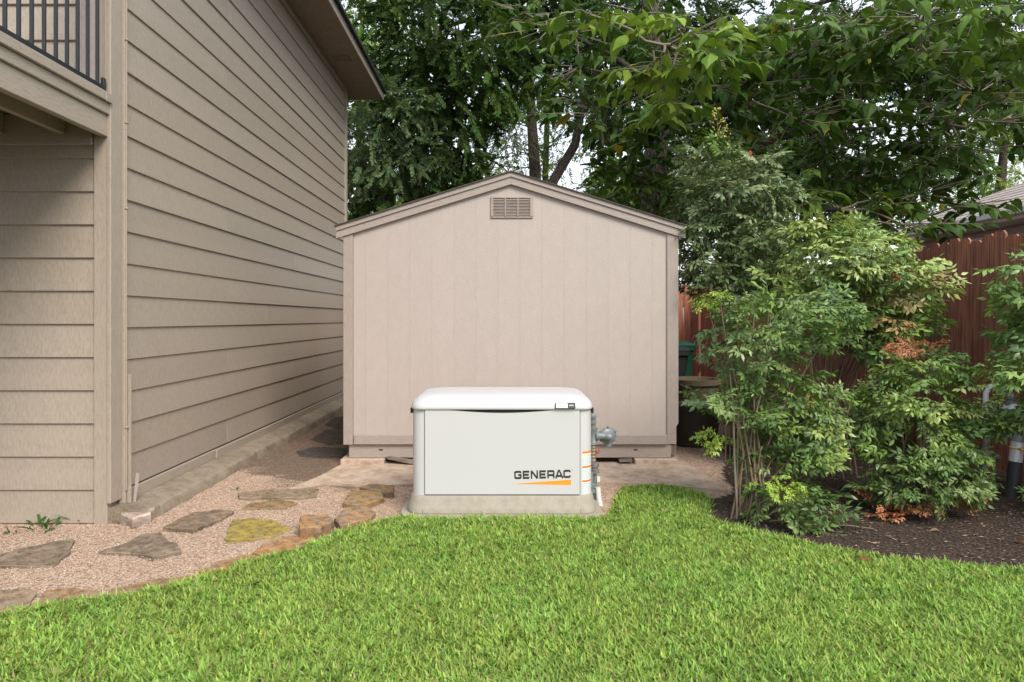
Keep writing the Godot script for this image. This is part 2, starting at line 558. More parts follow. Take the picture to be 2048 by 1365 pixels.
func build_stones() -> Array:
	var brown := lin(0.37, 0.285, 0.205)
	var darkb := lin(0.235, 0.18, 0.13)
	var ochre := lin(0.41, 0.26, 0.115)
	var orange := lin(0.52, 0.28, 0.10)
	var yellow := lin(0.46, 0.36, 0.075)
	var olive := lin(0.26, 0.21, 0.11)
	var pale := lin(0.40, 0.29, 0.19)
	var list := [
		["flagstone", "dark brown five-sided flagstone lying in gravel at the photo's left edge", [[-60, 1140], [30, 1105], [110, 1088], [148, 1087], [140, 1110], [105, 1138]], 0.024, brown, darkb, 0.0],
		["flagstone", "broad grey-brown flagstone with a notched right corner, beside the dark left-edge slab", [[195, 1110], [250, 1090], [280, 1073], [320, 1070], [335, 1088], [355, 1093], [362, 1110], [305, 1122], [280, 1115]], 0.026, brown, darkb, 0.1],
		["flagstone", "long tilted grey flagstone with pale streaks near the house's broken footing", [[325, 1062], [350, 1050], [385, 1031], [430, 1025], [467, 1027], [440, 1045], [385, 1068]], 0.034, darkb, pale, -0.1],
		["flagstone", "flat mustard yellow mossy flagstone sunk in the pink gravel", [[450, 1087], [465, 1045], [500, 1040], [545, 1043], [583, 1060], [555, 1075], [500, 1086]], 0.024, yellow, olive, -0.35],
		["flagstone", "narrow grey strip of flagstone nearest the concrete slab's left end", [[475, 994], [520, 986], [570, 982], [638, 981], [630, 998], [580, 1000], [478, 1002]], 0.026, olive, brown, 0.2],
		["flagstone", "small ochre flagstone just before the narrow grey strip stone", [[485, 1020], [500, 1009], [560, 1004], [595, 1010], [570, 1020], [490, 1022]], 0.02, ochre, olive, 0.0],
		["edging_stone", "thick raised brown edging stone with orange lichen top at the lawn's corner", [[598, 1052], [610, 1046], [655, 1046], [668, 1058], [640, 1074], [600, 1076]], 0.085, brown, orange, 0.0],
		["edging_stone", "brown edging stone between the thick raised stone and the generator pad", [[668, 1048], [690, 1026], [735, 1022], [750, 1034], [735, 1048], [680, 1061]], 0.05, brown, orange, -0.1],
		["edging_stone", "orange-brown edging stone bordering the concrete slab, left of the generator pad", [[686, 1014], [700, 988], [760, 990], [768, 1004], [725, 1022]], 0.05, brown, ochre, 0.2],
		["edging_stone", "small dark edging stone lying on the slab, left of the generator base", [[718, 981], [740, 974], [788, 980], [787, 996], [760, 994]], 0.05, darkb, ochre, -0.1],
		["edging_stone", "bright orange lichen-covered edging stone sunk along the curved lawn edge", [[505, 1112], [535, 1090], [580, 1078], [625, 1079], [650, 1083], [610, 1103], [540, 1124]], 0.025, orange, pale, -0.1],
		["edging_stone", "long pale orange edging stone in the middle of the curved lawn edge", [[398, 1150], [430, 1131], [498, 1114], [530, 1124], [470, 1145], [415, 1158]], 0.025, pale, orange, 0.0],
		["edging_stone", "dirty brown edging stone in the photo's lower left corner beside the grass", [[-60, 1205], [0, 1190], [60, 1186], [73, 1196], [60, 1216], [0, 1232], [-40, 1240]], 0.026, brown, pale, 0.0],
		["edging_stone", "rounded tan edging stone beside the lower left corner stone", [[76, 1210], [92, 1191], [150, 1184], [195, 1189], [190, 1202], [110, 1220]], 0.024, pale, ochre, 0.0],
		["edging_stone", "long tan edging stone half covered by grass on the lawn's lower left edge", [[202, 1200], [222, 1186], [300, 1166], [390, 1158], [340, 1178], [260, 1196]], 0.025, pale, ochre, 0.1],
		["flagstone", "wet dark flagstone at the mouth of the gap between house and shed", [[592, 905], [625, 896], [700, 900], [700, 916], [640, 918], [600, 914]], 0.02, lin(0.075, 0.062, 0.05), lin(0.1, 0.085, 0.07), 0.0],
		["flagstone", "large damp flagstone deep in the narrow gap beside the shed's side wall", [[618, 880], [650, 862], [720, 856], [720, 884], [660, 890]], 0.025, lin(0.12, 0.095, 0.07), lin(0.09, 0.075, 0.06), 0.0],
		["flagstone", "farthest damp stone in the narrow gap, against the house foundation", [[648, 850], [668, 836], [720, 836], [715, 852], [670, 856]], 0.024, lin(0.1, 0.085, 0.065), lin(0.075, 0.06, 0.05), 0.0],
	]
	var shapes := []
	for i in list.size():
		var s = list[i]
		var o := PackedVector2Array()
		for p in s[2]: o.append(gp(p[0], p[1] + s[3] * 90.0))
		shapes.append(o)
		var me := put(s[0], flag(o, s[3], 100 + i, s[4], s[5], s[6]), M.stone)
		tag(me, s[1], "stone", "flagstones set in the gravel" if s[0] == "flagstone" else "edging stones along the lawn")
	return shapes

func multi(called: String, me: Mesh, m: Material, where: Array, tints: Array, parent: Node = null) -> MultiMeshInstance3D:
	var mm := MultiMesh.new()
	mm.transform_format = MultiMesh.TRANSFORM_3D
	mm.use_colors = true
	mm.mesh = me
	mm.instance_count = where.size()
	for i in where.size():
		mm.set_instance_transform(i, where[i])
		mm.set_instance_color(i, tints[i])
	var o := MultiMeshInstance3D.new()
	o.multimesh = mm
	o.material_override = m
	if parent == null:
		o.name = numbered(called)
		add_child(o, true)
	else:
		o.name = called
		parent.add_child(o, true)
	o.set_meta("kind", "stuff")
	return o

func small_rock(seed_: int) -> ArrayMesh:
	rng.seed = seed_
	var st := new_st()
	var v := []
	for d: Vector3 in [Vector3.UP, Vector3.DOWN, Vector3.LEFT, Vector3.RIGHT, Vector3.FORWARD, Vector3.BACK]: v.append(d * rf(0.6, 1.1) + rv(0.25))
	for x in [2, 3]:
		for y in [0, 1]:
			for z in [4, 5]:
				poly(st, [v[x], v[y], v[z]], v[x] + v[y] + v[z])
	return mesh_of(st)

func blade_tuft(seed_: int) -> ArrayMesh:
	rng.seed = seed_
	var st := new_st()
	for b in 11:
		var base := Vector3(rf(-0.024, 0.024), 0, rf(-0.024, 0.024))
		var t := rf(0, TAU)
		var d := Vector3(cos(t), 0, sin(t))
		var lean := rf(0.2, 1.3)
		var h := rf(0.024, 0.046)
		var w := rf(0.0026, 0.0052)
		var s := d.cross(Vector3.UP).normalized()
		s = (s + d * rf(-0.6, 0.6)).normalized()
		var p1 := base + (Vector3.UP + d * lean * 0.5) * h * 0.55
		var p2 := base + (Vector3.UP * 0.95 + d * lean) * h
		var g := rf(0.5, 1.5)
		var dry := rf(0, 1) < 0.09
		var c := lin(0.42, 0.34, 0.18) if dry else lin(0.268 * g + 0.01, 0.415 * g, 0.088 * g)
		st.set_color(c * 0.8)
		var q := [base - s * w * 0.7, base + s * w * 0.7, p1 + s * w, p1 - s * w]
		st.set_smooth_group(b)
		for k in [0, 1, 2, 0, 2, 3]:
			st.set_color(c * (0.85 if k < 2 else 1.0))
			st.add_vertex(q[k])
		st.set_color(c)
		for p in [p1 - s * w, p1 + s * w, p2]: st.add_vertex(p)
	return mesh_of(st)

func build_grass(stones: Array) -> void:
	var holder := thing("grass", "dense green mown lawn grass filling the foreground", "grass")
	holder.set_meta("kind", "stuff")
	var n := noise(0.9, 3, 50)
	for v in 3:
		var me := blade_tuft(200 + v)
		rng.seed = 60 + v
		var w := []
		var c := []
		while w.size() < 18000:
			var z := 1.2 + 4.3 * pow(rng.randf(), 0.9)
			var x := rf(-1, 1) * (1.1 + z * 0.86)
			if x < -4.2 or x > 3.9 or not Geometry2D.is_point_in_polygon(Vector2(x, z), lawn_poly): continue
			if near_stone(Vector2(x, z), stones) and rng.randf() < 0.97: continue
			var patch := n.get_noise_2d(x, z)
			var s := rf(0.8, 1.2) * (1.0 + 0.22 * patch)
			var b := Basis(Vector3.UP, rf(0, TAU)).rotated(Vector3(rf(-1, 1), 0, rf(-1, 1)).normalized(), rf(0, 0.3)).scaled(Vector3(s, s * rf(0.8, 1.2), s))
			w.append(Transform3D(b, Vector3(x, 0.018, -z)))
			var k := 1.0 + 0.14 * n.get_noise_2d(x * 2.2 + 31, z * 2.2) + rf(-0.15, 0.15)
			c.append(Color(k * (1.0 + rf(-0.14, 0.16) + 0.08 * n.get_noise_2d(x * 1.5, z * 1.5 + 77)), k, k))
		multi("blades" if v == 0 else "blades_%03d" % v, me, M.grass_blade, w, c, holder)

func build_loose(stones: Array) -> void:
	# loose granite on the path
	var me := small_rock(1)
	rng.seed = 70
	var w := []
	var c := []
	while w.size() < 95000:
		var z := 3.0 + 4.2 * pow(rng.randf(), 1.25)
		var x := rf(-3.7, -0.5)
		if rng.randf() < 0.07:
			x = rf(1.3, 2.2)
			z = rf(5.0, 7.6)
		if x < -2.35 and z > 4.45: continue
		if z > 6.0 and x > -1.45 and x < 1.6: continue
		var p := Vector2(x, z)
		if Geometry2D.is_point_in_polygon(p, lawn_poly): continue
		if near_stone(p, stones) and rng.randf() < 0.97: continue
		if z > 5.2 and x > -1.25 and x < 1.3 and rng.randf() < 0.93: continue
		var s := 0.0016 + 0.0042 * pow(rng.randf(), 2.0)
		w.append(Transform3D(Basis.from_euler(Vector3(rf(0, 6), rf(0, 6), rf(0, 6))).scaled(Vector3(s, s * rf(0.5, 0.9), s * rf(0.7, 1.4))), Vector3(x, 0.012 + s * 0.4, -z)))
		var k := rf(0.55, 1.25)
		var pink := rng.randf()
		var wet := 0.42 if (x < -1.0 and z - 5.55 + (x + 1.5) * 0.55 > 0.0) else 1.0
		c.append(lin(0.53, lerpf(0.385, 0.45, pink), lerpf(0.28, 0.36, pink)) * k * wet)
	var o := multi("gravel", me, M.pebble, w, c)
	tag(o, "loose pink granite gravel spread over the path beside the house", "gravel")
	# mulch bits in the bed
	rng.seed = 71
	w = []
	c = []
	while w.size() < 14000:
		var x := rf(1.35, 4.05)
		var z := rf(3.5, 8.5)
		if Geometry2D.is_point_in_polygon(Vector2(x, z), lawn_poly): continue
		if x < 1.9 and z > 5.0: continue
		var s := rf(0.003, 0.009)
		w.append(Transform3D(Basis.from_euler(Vector3(rf(-0.4, 0.4), rf(0, 6), rf(-0.4, 0.4))).scaled(Vector3(s * rf(1, 3.2), s * 0.4, s)), Vector3(x, 0.04 + rf(-0.006, 0.006), -z)))
		var pale := rng.randf() < 0.13
		c.append((lin(0.30, 0.21, 0.13) if pale else lin(0.085, 0.062, 0.047)) * rf(0.5, 1.5))
	o = multi("mulch", me, M.chip, w, c)
	tag(o, "dark shredded mulch and leaf crumbs covering the planting bed", "mulch")

# ---------------------------------------------------------------- house
const HX := -2.58          # plane of the long side wall
const HZ0 := 4.5           # its near corner
const HZ1 := 11.14         # its far corner

# one lapped board running along z on the side wall
func side_board(z0: float, z1: float, y: float, h: float, wave: float) -> SurfaceTool:
	var st := new_st()
	uvo = Vector2(rf(0, 9), rf(0, 9))
	var top := HX - 0.016 + 0.002
	var bot := HX + 0.002 + wave
	var a := [Vector3(top, y + h + 0.012, -z0), Vector3(bot - 0.002, y + 0.003, -z0), Vector3(bot - 0.005, y, -z0), Vector3(HX - 0.03, y, -z0), Vector3(HX - 0.03, y + h + 0.012, -z0)]
	var b := []
	for p in a: b.append(Vector3(p.x, p.y, -z1))
	var t := rf(0.93, 1.05)
	st.set_color(Color(t, t * rf(0.985, 1.0), t * rf(0.97, 1.0)))
	for i in 5:
		var j := (i + 1) % 5
		var out: Vector3 = Vector3(1, 0, 0) if i == 0 else [Vector3.ZERO, Vector3(1, -1, 0), Vector3.DOWN, Vector3.LEFT, Vector3.UP][i]
		poly(st, [a[i], a[j], b[j], b[i]], out)
	poly(st, a, Vector3(0, 0, 1))
	poly(st, b, Vector3(0, 0, -1))
	return st

func front_board(x0: float, x1: float, y: float, h: float, z: float) -> SurfaceTool:
	var st := new_st()
	uvo = Vector2(rf(0, 9), rf(0, 9))
	var prof := [Vector2(-0.014, h + 0.012), Vector2(0.003, 0.004), Vector2(-0.001, 0.0), Vector2(-0.03, 0.0), Vector2(-0.03, h + 0.012)]
	var t := rf(0.94, 1.05)
	st.set_color(Color(t, t * rf(0.985, 1.0), t * rf(0.97, 1.0)))
	for i in 5:
		var a: Vector2 = prof[i]
		var b: Vector2 = prof[(i + 1) % 5]
		var out: Vector3 = [Vector3(0, 0.01, 1), Vector3(0, -1, 1), Vector3.DOWN, Vector3(0, 0, -1), Vector3.UP][i]
		poly(st, [Vector3(x0, y + a.y, -z + a.x), Vector3(x0, y + b.y, -z + b.x), Vector3(x1, y + b.y, -z + b.x), Vector3(x1, y + a.y, -z + a.x)], out)
	for x in [x0, x1]:
		var e := []
		for p in prof: e.append(Vector3(x, y + p.y, -z + p.x))
		poly(st, e, Vector3(1 if x == x1 else -1, 0, 0))
	return st

func boxed(called: String, lo: Vector3, hi: Vector3, c: float, m: Material, parent: Node, turned := false) -> MeshInstance3D:
	var st := new_st()
	uvo = Vector2(rf(0, 9), rf(0, 9))
	uv_turn = turned
	bbox(st, lo, hi, c)
	uv_turn = false
	return put(called, st, m, parent)

func build_house() -> void:
	rng.seed = 300
	var h := thing("house", "two-storey tan house with lapped board siding, left of the shed", "house")
	boxed("wall_core", Vector3(-9, 0.02, -HZ1 + 0.03), Vector3(HX - 0.031, 5.25, -HZ0 - 0.031), 0, M.soffit_paint, h)
	var pitch := 0.2189
	for k in 22:
		var y := 0.205 + k * pitch
		var joints := [4.63, 11.06]
		if k % 3 != 1: joints = [4.63, [6.37, 8.8, 7.5][k % 3] + (0.0 if k % 2 else 0.9 * float(k % 3 == 2)), 11.06]
		for j in joints.size() - 1:
			put("siding_board", side_board(joints[j] + (0.004 if j else 0.0), joints[j + 1], y, pitch, rf(-0.002, 0.002)), M.siding, h)
	boxed("frieze_board", Vector3(HX - 0.03, 5.035, -11.06), Vector3(HX + 0.02, 5.115, -4.63), 0.004, M.trim, h)
	# near corner boards and far corner board
	boxed("corner_board", Vector3(-2.695, 0.0, -4.53), Vector3(-2.607, 5.1, -4.478), 0.004, M.trim, h, true)
	boxed("corner_board", Vector3(-2.606, 0.145, -4.605), Vector3(-2.578, 5.1, -4.470), 0.005, M.trim, h, true)
	boxed("corner_board", Vector3(-2.605, 0.1, -4.632), Vector3(-2.560, 5.1, -4.606), 0.004, M.trim, h, true)
	boxed("corner_board", Vector3(-2.62, 0.12, -11.15), Vector3(-2.558, 5.1, -11.061), 0.004, M.trim, h, true)
	# loose strip standing against the corner
	boxed("corner_strip", Vector3(-2.560, 0.06, -4.648), Vector3(-2.535, 0.98, -4.628), 0.003, M.trim, h, true)
	var st := new_st()
	extrude(st, PackedVector2Array([Vector2(0, 0), Vector2(0.016, 0), Vector2(0.042, 0.22), Vector2(0.02, 0.225)]), -0.004, 0.004, Transform3D(Basis(Vector3.UP, 0.5), Vector3(-2.535, 0.08, -4.655)))
	put("splinter", st, M.shed_trim, h)
	# loose skirt board and the footing
	for s in [[4.64, 6.1, 0.0], [6.103, 8.3, 0.006], [8.303, 11.05, 0.0]]:
		st = new_st()
		uvo = Vector2(rf(0, 9), rf(0, 9))
		bbox(st, Vector3(HX - 0.02, 0.112, -s[1]), Vector3(HX + 0.004 + s[2], 0.194, -s[0]), 0.006, Transform3D(Basis(Vector3.BACK, rf(-0.0, 0.002)), Vector3.ZERO))
		put("skirt_board", st, M.trim, h)
	var fs := new_st()
	var n := noise(2.0, 4, 301)
	var rings := []
	var z := 4.50
	while z < 11.3:
		var r := []
		var w := n.get_noise_1d(z * 1.4) * 0.03
		for p in [[-2.66, -0.03], [-2.355 + w, -0.03], [-2.362 + w, 0.05], [-2.375 + w, 0.078], [-2.395 + w, 0.09], [-2.555, 0.116], [-2.66, 0.112]]:
			r.append(Vector3(p[0] + n.get_noise_2d(z * 5, p[1] * 40) * 0.012, p[1] + (n.get_noise_2d(z * 4, 50 + p[0] * 9) * 0.008 if p[1] > 0 and p[1] < 0.11 else 0.0), -z))
		rings.append(r)
		z += 0.09 if absf(fmod(z, 1.9) - 0.9) > 0.06 else 0.012
	var stain := noise(1.3, 4, 302)
	fs.set_uv(Vector2.ZERO)
	for i in rings.size() - 1:
		for k in 6:
			var q := [rings[i][k], rings[i][k + 1], rings[i + 1][k + 1], rings[i + 1][k]]
			fs.set_smooth_group([0, 5, 5, 6, 7, 7][k] + 1)
			var up := (Vector3(1, 0.1, 0) if k < 3 else Vector3(0.1, 1, 0))
			var flip: bool = (q[2] - q[0]).cross(q[1] - q[0]).dot(up) < 0.0
			for t in ([2, 1, 0, 3, 2, 0] if flip else [0, 1, 2, 0, 2, 3]):
				var v: Vector3 = q[t]
				var d := 0.92 + 0.45 * stain.get_noise_3d(v.x * 3.0, v.y * 5.0, v.z)
				fs.set_color(Color(d, d * 0.985, d * 0.96))
				fs.add_vertex(v)
	fs.set_smooth_group(-1)
	poly(fs, rings[0], Vector3(0, 0, 1))
	put("foundation", fs, M.foundation, h)
	# pale broken lump of footing at the corner
	var lump := flag(PackedVector2Array([gp(228, 1044), gp(262, 1062), gp(300, 1050), gp(316, 1032), gp(300, 1004), gp(258, 1000)]), 0.085, 310, lin(0.70, 0.62, 0.52), lin(0.56, 0.40, 0.32), 0.0)
	put("footing_lump", lump, M.stone, h)
	# front wall under the balcony and above it
	for k in 12:
		put("siding_board", front_board(-7.5, -2.696, 0.01 + k * 0.2189 + 0.0, 0.2189, 4.5), M.siding, h)
	boxed("ledger_board", Vector3(-7.5, 2.50, -4.50), Vector3(-2.70, 2.70, -4.462), 0.004, M.trim, h)
	for k in 11:
		put("siding_board", front_board(-7.5, -2.74, 2.72 + k * 0.237, 0.237, 4.492), M.siding, h).set_meta("label", "pinkish board above the balcony")
	boxed("balcony_post", Vector3(-2.742, 2.80, -4.489), Vector3(-2.62, 5.1, -4.40), 0.006, M.shed_trim, h, true)
	# balcony
	var b := group_part("balcony", h)
	boxed("rim_beam", Vector3(-2.65, 2.553, -4.476), Vector3(-2.602, 2.695, -0.6), 0.005, M.trim, b)
	boxed("rim_trim", Vector3(-2.65, 2.6955, -4.476), Vector3(-2.585, 2.768, -0.6), 0.005, M.trim, b)
	boxed("rim_cap", Vector3(-2.70, 2.7685, -4.4), Vector3(-2.565, 2.83, -0.6), 0.005, M.trim, b)
	boxed("rim_cap", Vector3(-2.60, 2.7685, -4.47), Vector3(-2.565, 2.83, -4.402), 0.003, M.trim, b)
	boxed("front_beam", Vector3(-6.5, 2.55, -0.6), Vector3(-2.59, 2.83, -0.55), 0.005, M.trim, b)
	var x := -2.88
	while x > -6.4:
		boxed("joist", Vector3(x - 0.02, 2.565, -4.45), Vector3(x + 0.02, 2.70, -0.61), 0.003, M.trim, b)
		x -= 0.405
	for k in 27:
		boxed("deck_board", Vector3(-6.5, 2.705, -0.66 - (k + 1) * 0.14 + 0.006), Vector3(-2.66, 2.735, -0.66 - k * 0.14), 0.002, M.grey_wood, b)
	boxed("deck_board", Vector3(-6.5, 2.705, -4.489), Vector3(-2.66, 2.735, -4.441), 0.002, M.grey_wood, b)
	boxed("support_post", Vector3(-2.72, 0.0, -0.75), Vector3(-2.60, 2.55, -0.63), 0.006, M.trim, b, true)
	var rx := -2.615
	boxed("bottom_rail", Vector3(rx - 0.018, 2.838, -4.43), Vector3(rx + 0.018, 2.876, -0.62), 0.003, M.black_metal, b)
	boxed("top_rail", Vector3(rx - 0.022, 3.74, -4.43), Vector3(rx + 0.022, 3.78, -0.62), 0.003, M.black_metal, b)
	boxed("rail_bracket", Vector3(rx - 0.012, 2.831, -4.462), Vector3(rx + 0.014, 2.93, -4.432), 0.004, M.black_metal, b)
	for k in 37:
		var bz := 4.385 - k * 0.1015
		boxed("baluster", Vector3(rx - 0.009, 2.877, -bz - 0.009), Vector3(rx + 0.009, 3.739, -bz + 0.009), 0.002, M.black_metal, b)
	# eave
	var ez := 11.66
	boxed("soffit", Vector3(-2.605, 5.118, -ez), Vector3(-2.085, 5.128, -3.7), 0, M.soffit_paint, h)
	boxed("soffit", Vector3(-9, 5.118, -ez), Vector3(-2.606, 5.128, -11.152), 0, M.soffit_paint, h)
	boxed("fascia", Vector3(-2.084, 5.105, -ez - 0.02), Vector3(-2.06, 5.215, -3.7), 0.003, M.trim, h)
	boxed("fascia", Vector3(-9, 5.105, -ez - 0.02), Vector3(-2.085, 5.215, -ez - 0.0005), 0.003, M.trim, h)
	st = new_st()
	poly(st, [Vector3(-2.02, 5.222, -ez - 0.06), Vector3(-2.02, 5.222, -3.65), Vector3(-7.0, 7.4, -3.65), Vector3(-7.0, 7.4, -ez - 0.06)], Vector3.UP)
	poly(st, [Vector3(-2.02, 5.217, -ez - 0.06), Vector3(-2.02, 5.217, -3.65), Vector3(-7.0, 7.395, -3.65), Vector3(-7.0, 7.395, -ez - 0.06)], Vector3.DOWN)
	poly(st, [Vector3(-7.0, 7.4, -ez - 0.06), Vector3(-7.0, 7.4, -3.65), Vector3(-12.0, 5.2, -3.65), Vector3(-12.0, 5.2, -ez - 0.06)], Vector3.UP)
	put("roof", st, M.roofing, h)
	boxed("roof_edge", Vector3(-2.055, 5.216, -ez - 0.06), Vector3(-2.01, 5.262, -3.65), 0.004, M.black_rubber, h)
	var v := group_part("soffit_vent", h)
	for k in 5:
		boxed("slat", Vector3(-2.46 , 5.108, -9.75 - k * 0.05), Vector3(-2.22, 5.1175, -9.72 - k * 0.05), 0.002, M.soffit_paint, v)
	# cables on the corner
	st = new_st()
	tube(st, [Vector3(-2.556, 5.0, -4.612), Vector3(-2.553, 3.2, -4.611), Vector3(-2.556, 1.9, -4.613), Vector3(-2.554, 0.2, -4.612)], [0.006], 6)
	for y in [4.1, 3.24, 2.68, 2.1, 0.62]: bbox(st, Vector3(-2.562, y, -4.622), Vector3(-2.541, y + 0.014, -4.602), 0.003)
	put("conduit", st, M.trim, h)
	st = new_st()
	tube(st, [at(251, 342, 4.73) , at(253, 360, 4.73), at(258, 385, 4.74), at(258, 410, 4.74), at(252, 435, 4.74), at(251, 470, 4.73)], [0.003], 5)
	bbox(st, at(251, 347, 4.74) - Vector3.ONE * 0.006, at(251, 347, 4.74) + Vector3(0.006, 0.02, 0.006), 0.002)
	put("loose_wire", st, M.twig, h)

# ---------------------------------------------------------------- shed
func build_shed() -> void:
	rng.seed = 400
	var s := thing("shed", "beige gable-roofed wooden storage shed standing behind the white generator", "shed", Vector3.ZERO)
	var z := -6.29
	var xl := -1.465
	var xr := 1.59
	var ax := 0.0645
	var ya := 2.60
	var k := 0.302
	var roof_y := func(x: float, top: float) -> float: return top - absf(x - ax) * k
	# embossed front panels: one strip between each pair of grooves
	var grooves := [xl + 0.08]
	var gx := xl + 0.19
	while gx < xr - 0.1:
		grooves.append(gx)
		gx += 0.2032
	grooves.append(xr - 0.08)
	for i in grooves.size() - 1:
		var a: float = grooves[i] + 0.0007
		var b: float = grooves[i + 1] - 0.0007
		var o := PackedVector2Array([Vector2(a, 0.27), Vector2(b, 0.27), Vector2(b, roof_y.call(b, ya) + 0.03)])
		if a < ax and b > ax: o.append(Vector2(ax, ya + 0.03))
		o.append(Vector2(a, roof_y.call(a, ya) + 0.03))
		var st := new_st()
		uvo = Vector2(-a + 0.2 * (i % 3) + (0.1 if i % 2 else 0.0), rf(0, 3))
		var t := rf(0.985, 1.01)
		st.set_color(Color(t, t, t))
		extrude(st, o, z - 0.02, z)
		put("panel_board", st, M.panel, s)
	var core := new_st()
	extrude(core, PackedVector2Array([Vector2(xl, 0.205), Vector2(xr, 0.205), Vector2(xr, roof_y.call(xr, ya)), Vector2(ax, ya), Vector2(xl, roof_y.call(xl, ya))]), -9.9, z - 0.0016)
	put("wall_core", core, M.shed_trim, s)
	# corner trims, bottom trim; the right one is broken away at its foot
	var st2 := new_st()
	uv_turn = true
	extrude(st2, PackedVector2Array([Vector2(xl - 0.012, 0.203), Vector2(xl + 0.074, 0.203), Vector2(xl + 0.074, roof_y.call(xl + 0.08, ya)), Vector2(xl - 0.012, roof_y.call(xl, ya) - 0.003)]), z - 0.001, z + 0.018)
	put("corner_trim", st2, M.shed_trim, s)
	st2 = new_st()
	extrude(st2, PackedVector2Array([Vector2(xr - 0.088, 0.203), Vector2(xr - 0.078, 0.205), Vector2(xr - 0.068, 0.25), Vector2(xr - 0.05, 0.295), Vector2(xr - 0.026, 0.33), Vector2(xr + 0.006, 0.39), Vector2(xr + 0.014, 0.40), Vector2(xr + 0.014, roof_y.call(xr, ya) - 0.003), Vector2(xr - 0.088, roof_y.call(xr - 0.09, ya))]), z - 0.001, z + 0.018)
	put("corner_trim", st2, M.shed_trim, s).set_meta("label", "corner trim with its foot rotted away")
	uv_turn = false
	boxed("rotten_stud", Vector3(xr - 0.055, 0.09, z - 0.06), Vector3(xr + 0.006, 0.42, z - 0.0225), 0.006, M.grey_wood, s, true)
	boxed("bottom_trim", Vector3(xl + 0.0835, 0.203, z + 0.001), Vector3(xr - 0.09, 0.292, z + 0.02), 0.004, M.shed_trim, s)
	# rake boards in two layers and the roof
	for side in [-1.0, 1.0]:
		for layer in [[-0.005, 0.062, 0.014, 0.036], [0.0625, 0.103, 0.014, 0.050]]:
			var rb := new_st()
			uvo = Vector2(rf(0, 5), rf(0, 5))
			var reach: float = (xr - ax + 0.06 + layer[2]) if side > 0 else (ax - xl + 0.06 + layer[2])
			var o := PackedVector2Array()
			for p in [[0.0, layer[0]], [reach, layer[0]], [reach, layer[1]], [0.0, layer[1]]]:
				o.append(Vector2(ax + side * (p[0] + 0.0008), ya + p[1] - p[0] * (k + 0.008)))
			extrude(rb, o, z + 0.0005, z + layer[3])
			put("rake_board", rb, M.shed_trim, s)
		var r := new_st()
		var ex: float = (xr + 0.087) if side > 0 else (xl - 0.087)
		var e: Vector2 = Vector2(ex, ya + 0.1045 - absf(ex - ax) * (k + 0.008))
		var o2 := PackedVector2Array([Vector2(ax + side * 0.0005, ya + 0.1045), Vector2(ax + side * 0.0005, ya + 0.1155), Vector2(e.x, e.y + 0.011), e])
		extrude(r, o2, -10.0, z + 0.065)
		put("roof", r, M.roofing, s)
	# gable vent
	var v := group_part("gable_vent", s)
	var vx0 := -0.124
	var vx1 := 0.267
	var vy0 := 2.287
	var vy1 := 2.484
	var cols := [vx0 + 0.022, vx0 + 0.139, vx0 + 0.256, vx1 - 0.018]
	boxed("back_plate", Vector3(vx0 + 0.01, vy0 + 0.01, z + 0.0005), Vector3(vx1 - 0.01, vy1 - 0.01, z + 0.002), 0, M.black_rubber, v)
	boxed("frame", Vector3(vx0, vy1 - 0.016, z + 0.0022), Vector3(vx1, vy1, z + 0.014), 0.003, M.shed_trim, v)
	boxed("frame", Vector3(vx0, vy0, z + 0.0022), Vector3(vx1, vy0 + 0.012, z + 0.014), 0.003, M.shed_trim, v)
	for c in 4:
		var cx: float = cols[c]
		boxed("frame", Vector3(cx - 0.018 if c in [0] else cx - 0.010, vy0 + 0.0125, z + 0.0022), Vector3(cx + 0.002 if c < 3 else vx1, vy1 - 0.0165, z + 0.0175), 0.002, M.shed_trim, v)
		if c == 3: break
		for q in 12:
			var sl := new_st()
			var y := vy0 + 0.021 + q * 0.0136
			bbox(sl, Vector3(0, -0.0009, -0.0082), Vector3(cols[c + 1] - cx - 0.0125, 0.0009, 0.0082), 0, Transform3D(Basis(Vector3.RIGHT, 0.8), Vector3(cx + 0.0022, y, z + 0.0075)))
			put("slat", sl, M.shed_trim, v)
	# skids with slots
	for g in [[xl + 0.03, -0.60], [-0.599, 0.62], [0.621, xr - 0.045]]:
		boxed("skid", Vector3(g[0], 0.075, z - 0.06), Vector3(g[1], 0.2, z - 0.015), 0.004, M.shed_trim, s)
	boxed("skid", Vector3(xl + 0.05, 0.075, -9.8), Vector3(xl + 0.15, 0.2, z - 0.061), 0.004, M.shed_trim, s)
	boxed("skid", Vector3(xr - 0.15, 0.075, -9.8), Vector3(xr - 0.05, 0.2, z - 0.061), 0.004, M.shed_trim, s)
	for px in [761, 1272]:
		var c3 := at(px, 901, 6.29)
		boxed("skid_slot", Vector3(c3.x - 0.018, c3.y - 0.007, z - 0.02), Vector3(c3.x + 0.018, c3.y + 0.007, z - 0.0145), 0, M.black_rubber, s)
	# blocks it rests on
	var names := [["concrete_block", "flat concrete block under the shed's left front corner", -1.5, -1.10, 0.0], ["concrete_block", "flat concrete block under the shed's right front corner", 1.2, 1.60, 0.0]]
	for b in names:
		var bl := new_st()
		bbox(bl, Vector3(b[2], 0.012, z - 0.25), Vector3(b[3], 0.0735, z + 0.05), 0.008)
		tag(put(b[0], bl, M.concrete), b[1], "block", "blocks under the shed")
	var wd := new_st()
	bbox(wd, Vector3(-0.17, -0.012, -0.06), Vector3(0.17, 0.012, 0.06), 0.003, Transform3D(Basis(Vector3.BACK, -0.16).rotated(Vector3.UP, -0.2), Vector3(-0.9, 0.055, z + 0.0)))
	tag(put("wood_shim", wd, M.grey_wood), "weathered scrap of wood wedged under the shed beside the left block", "wood scrap")
	wd = new_st()
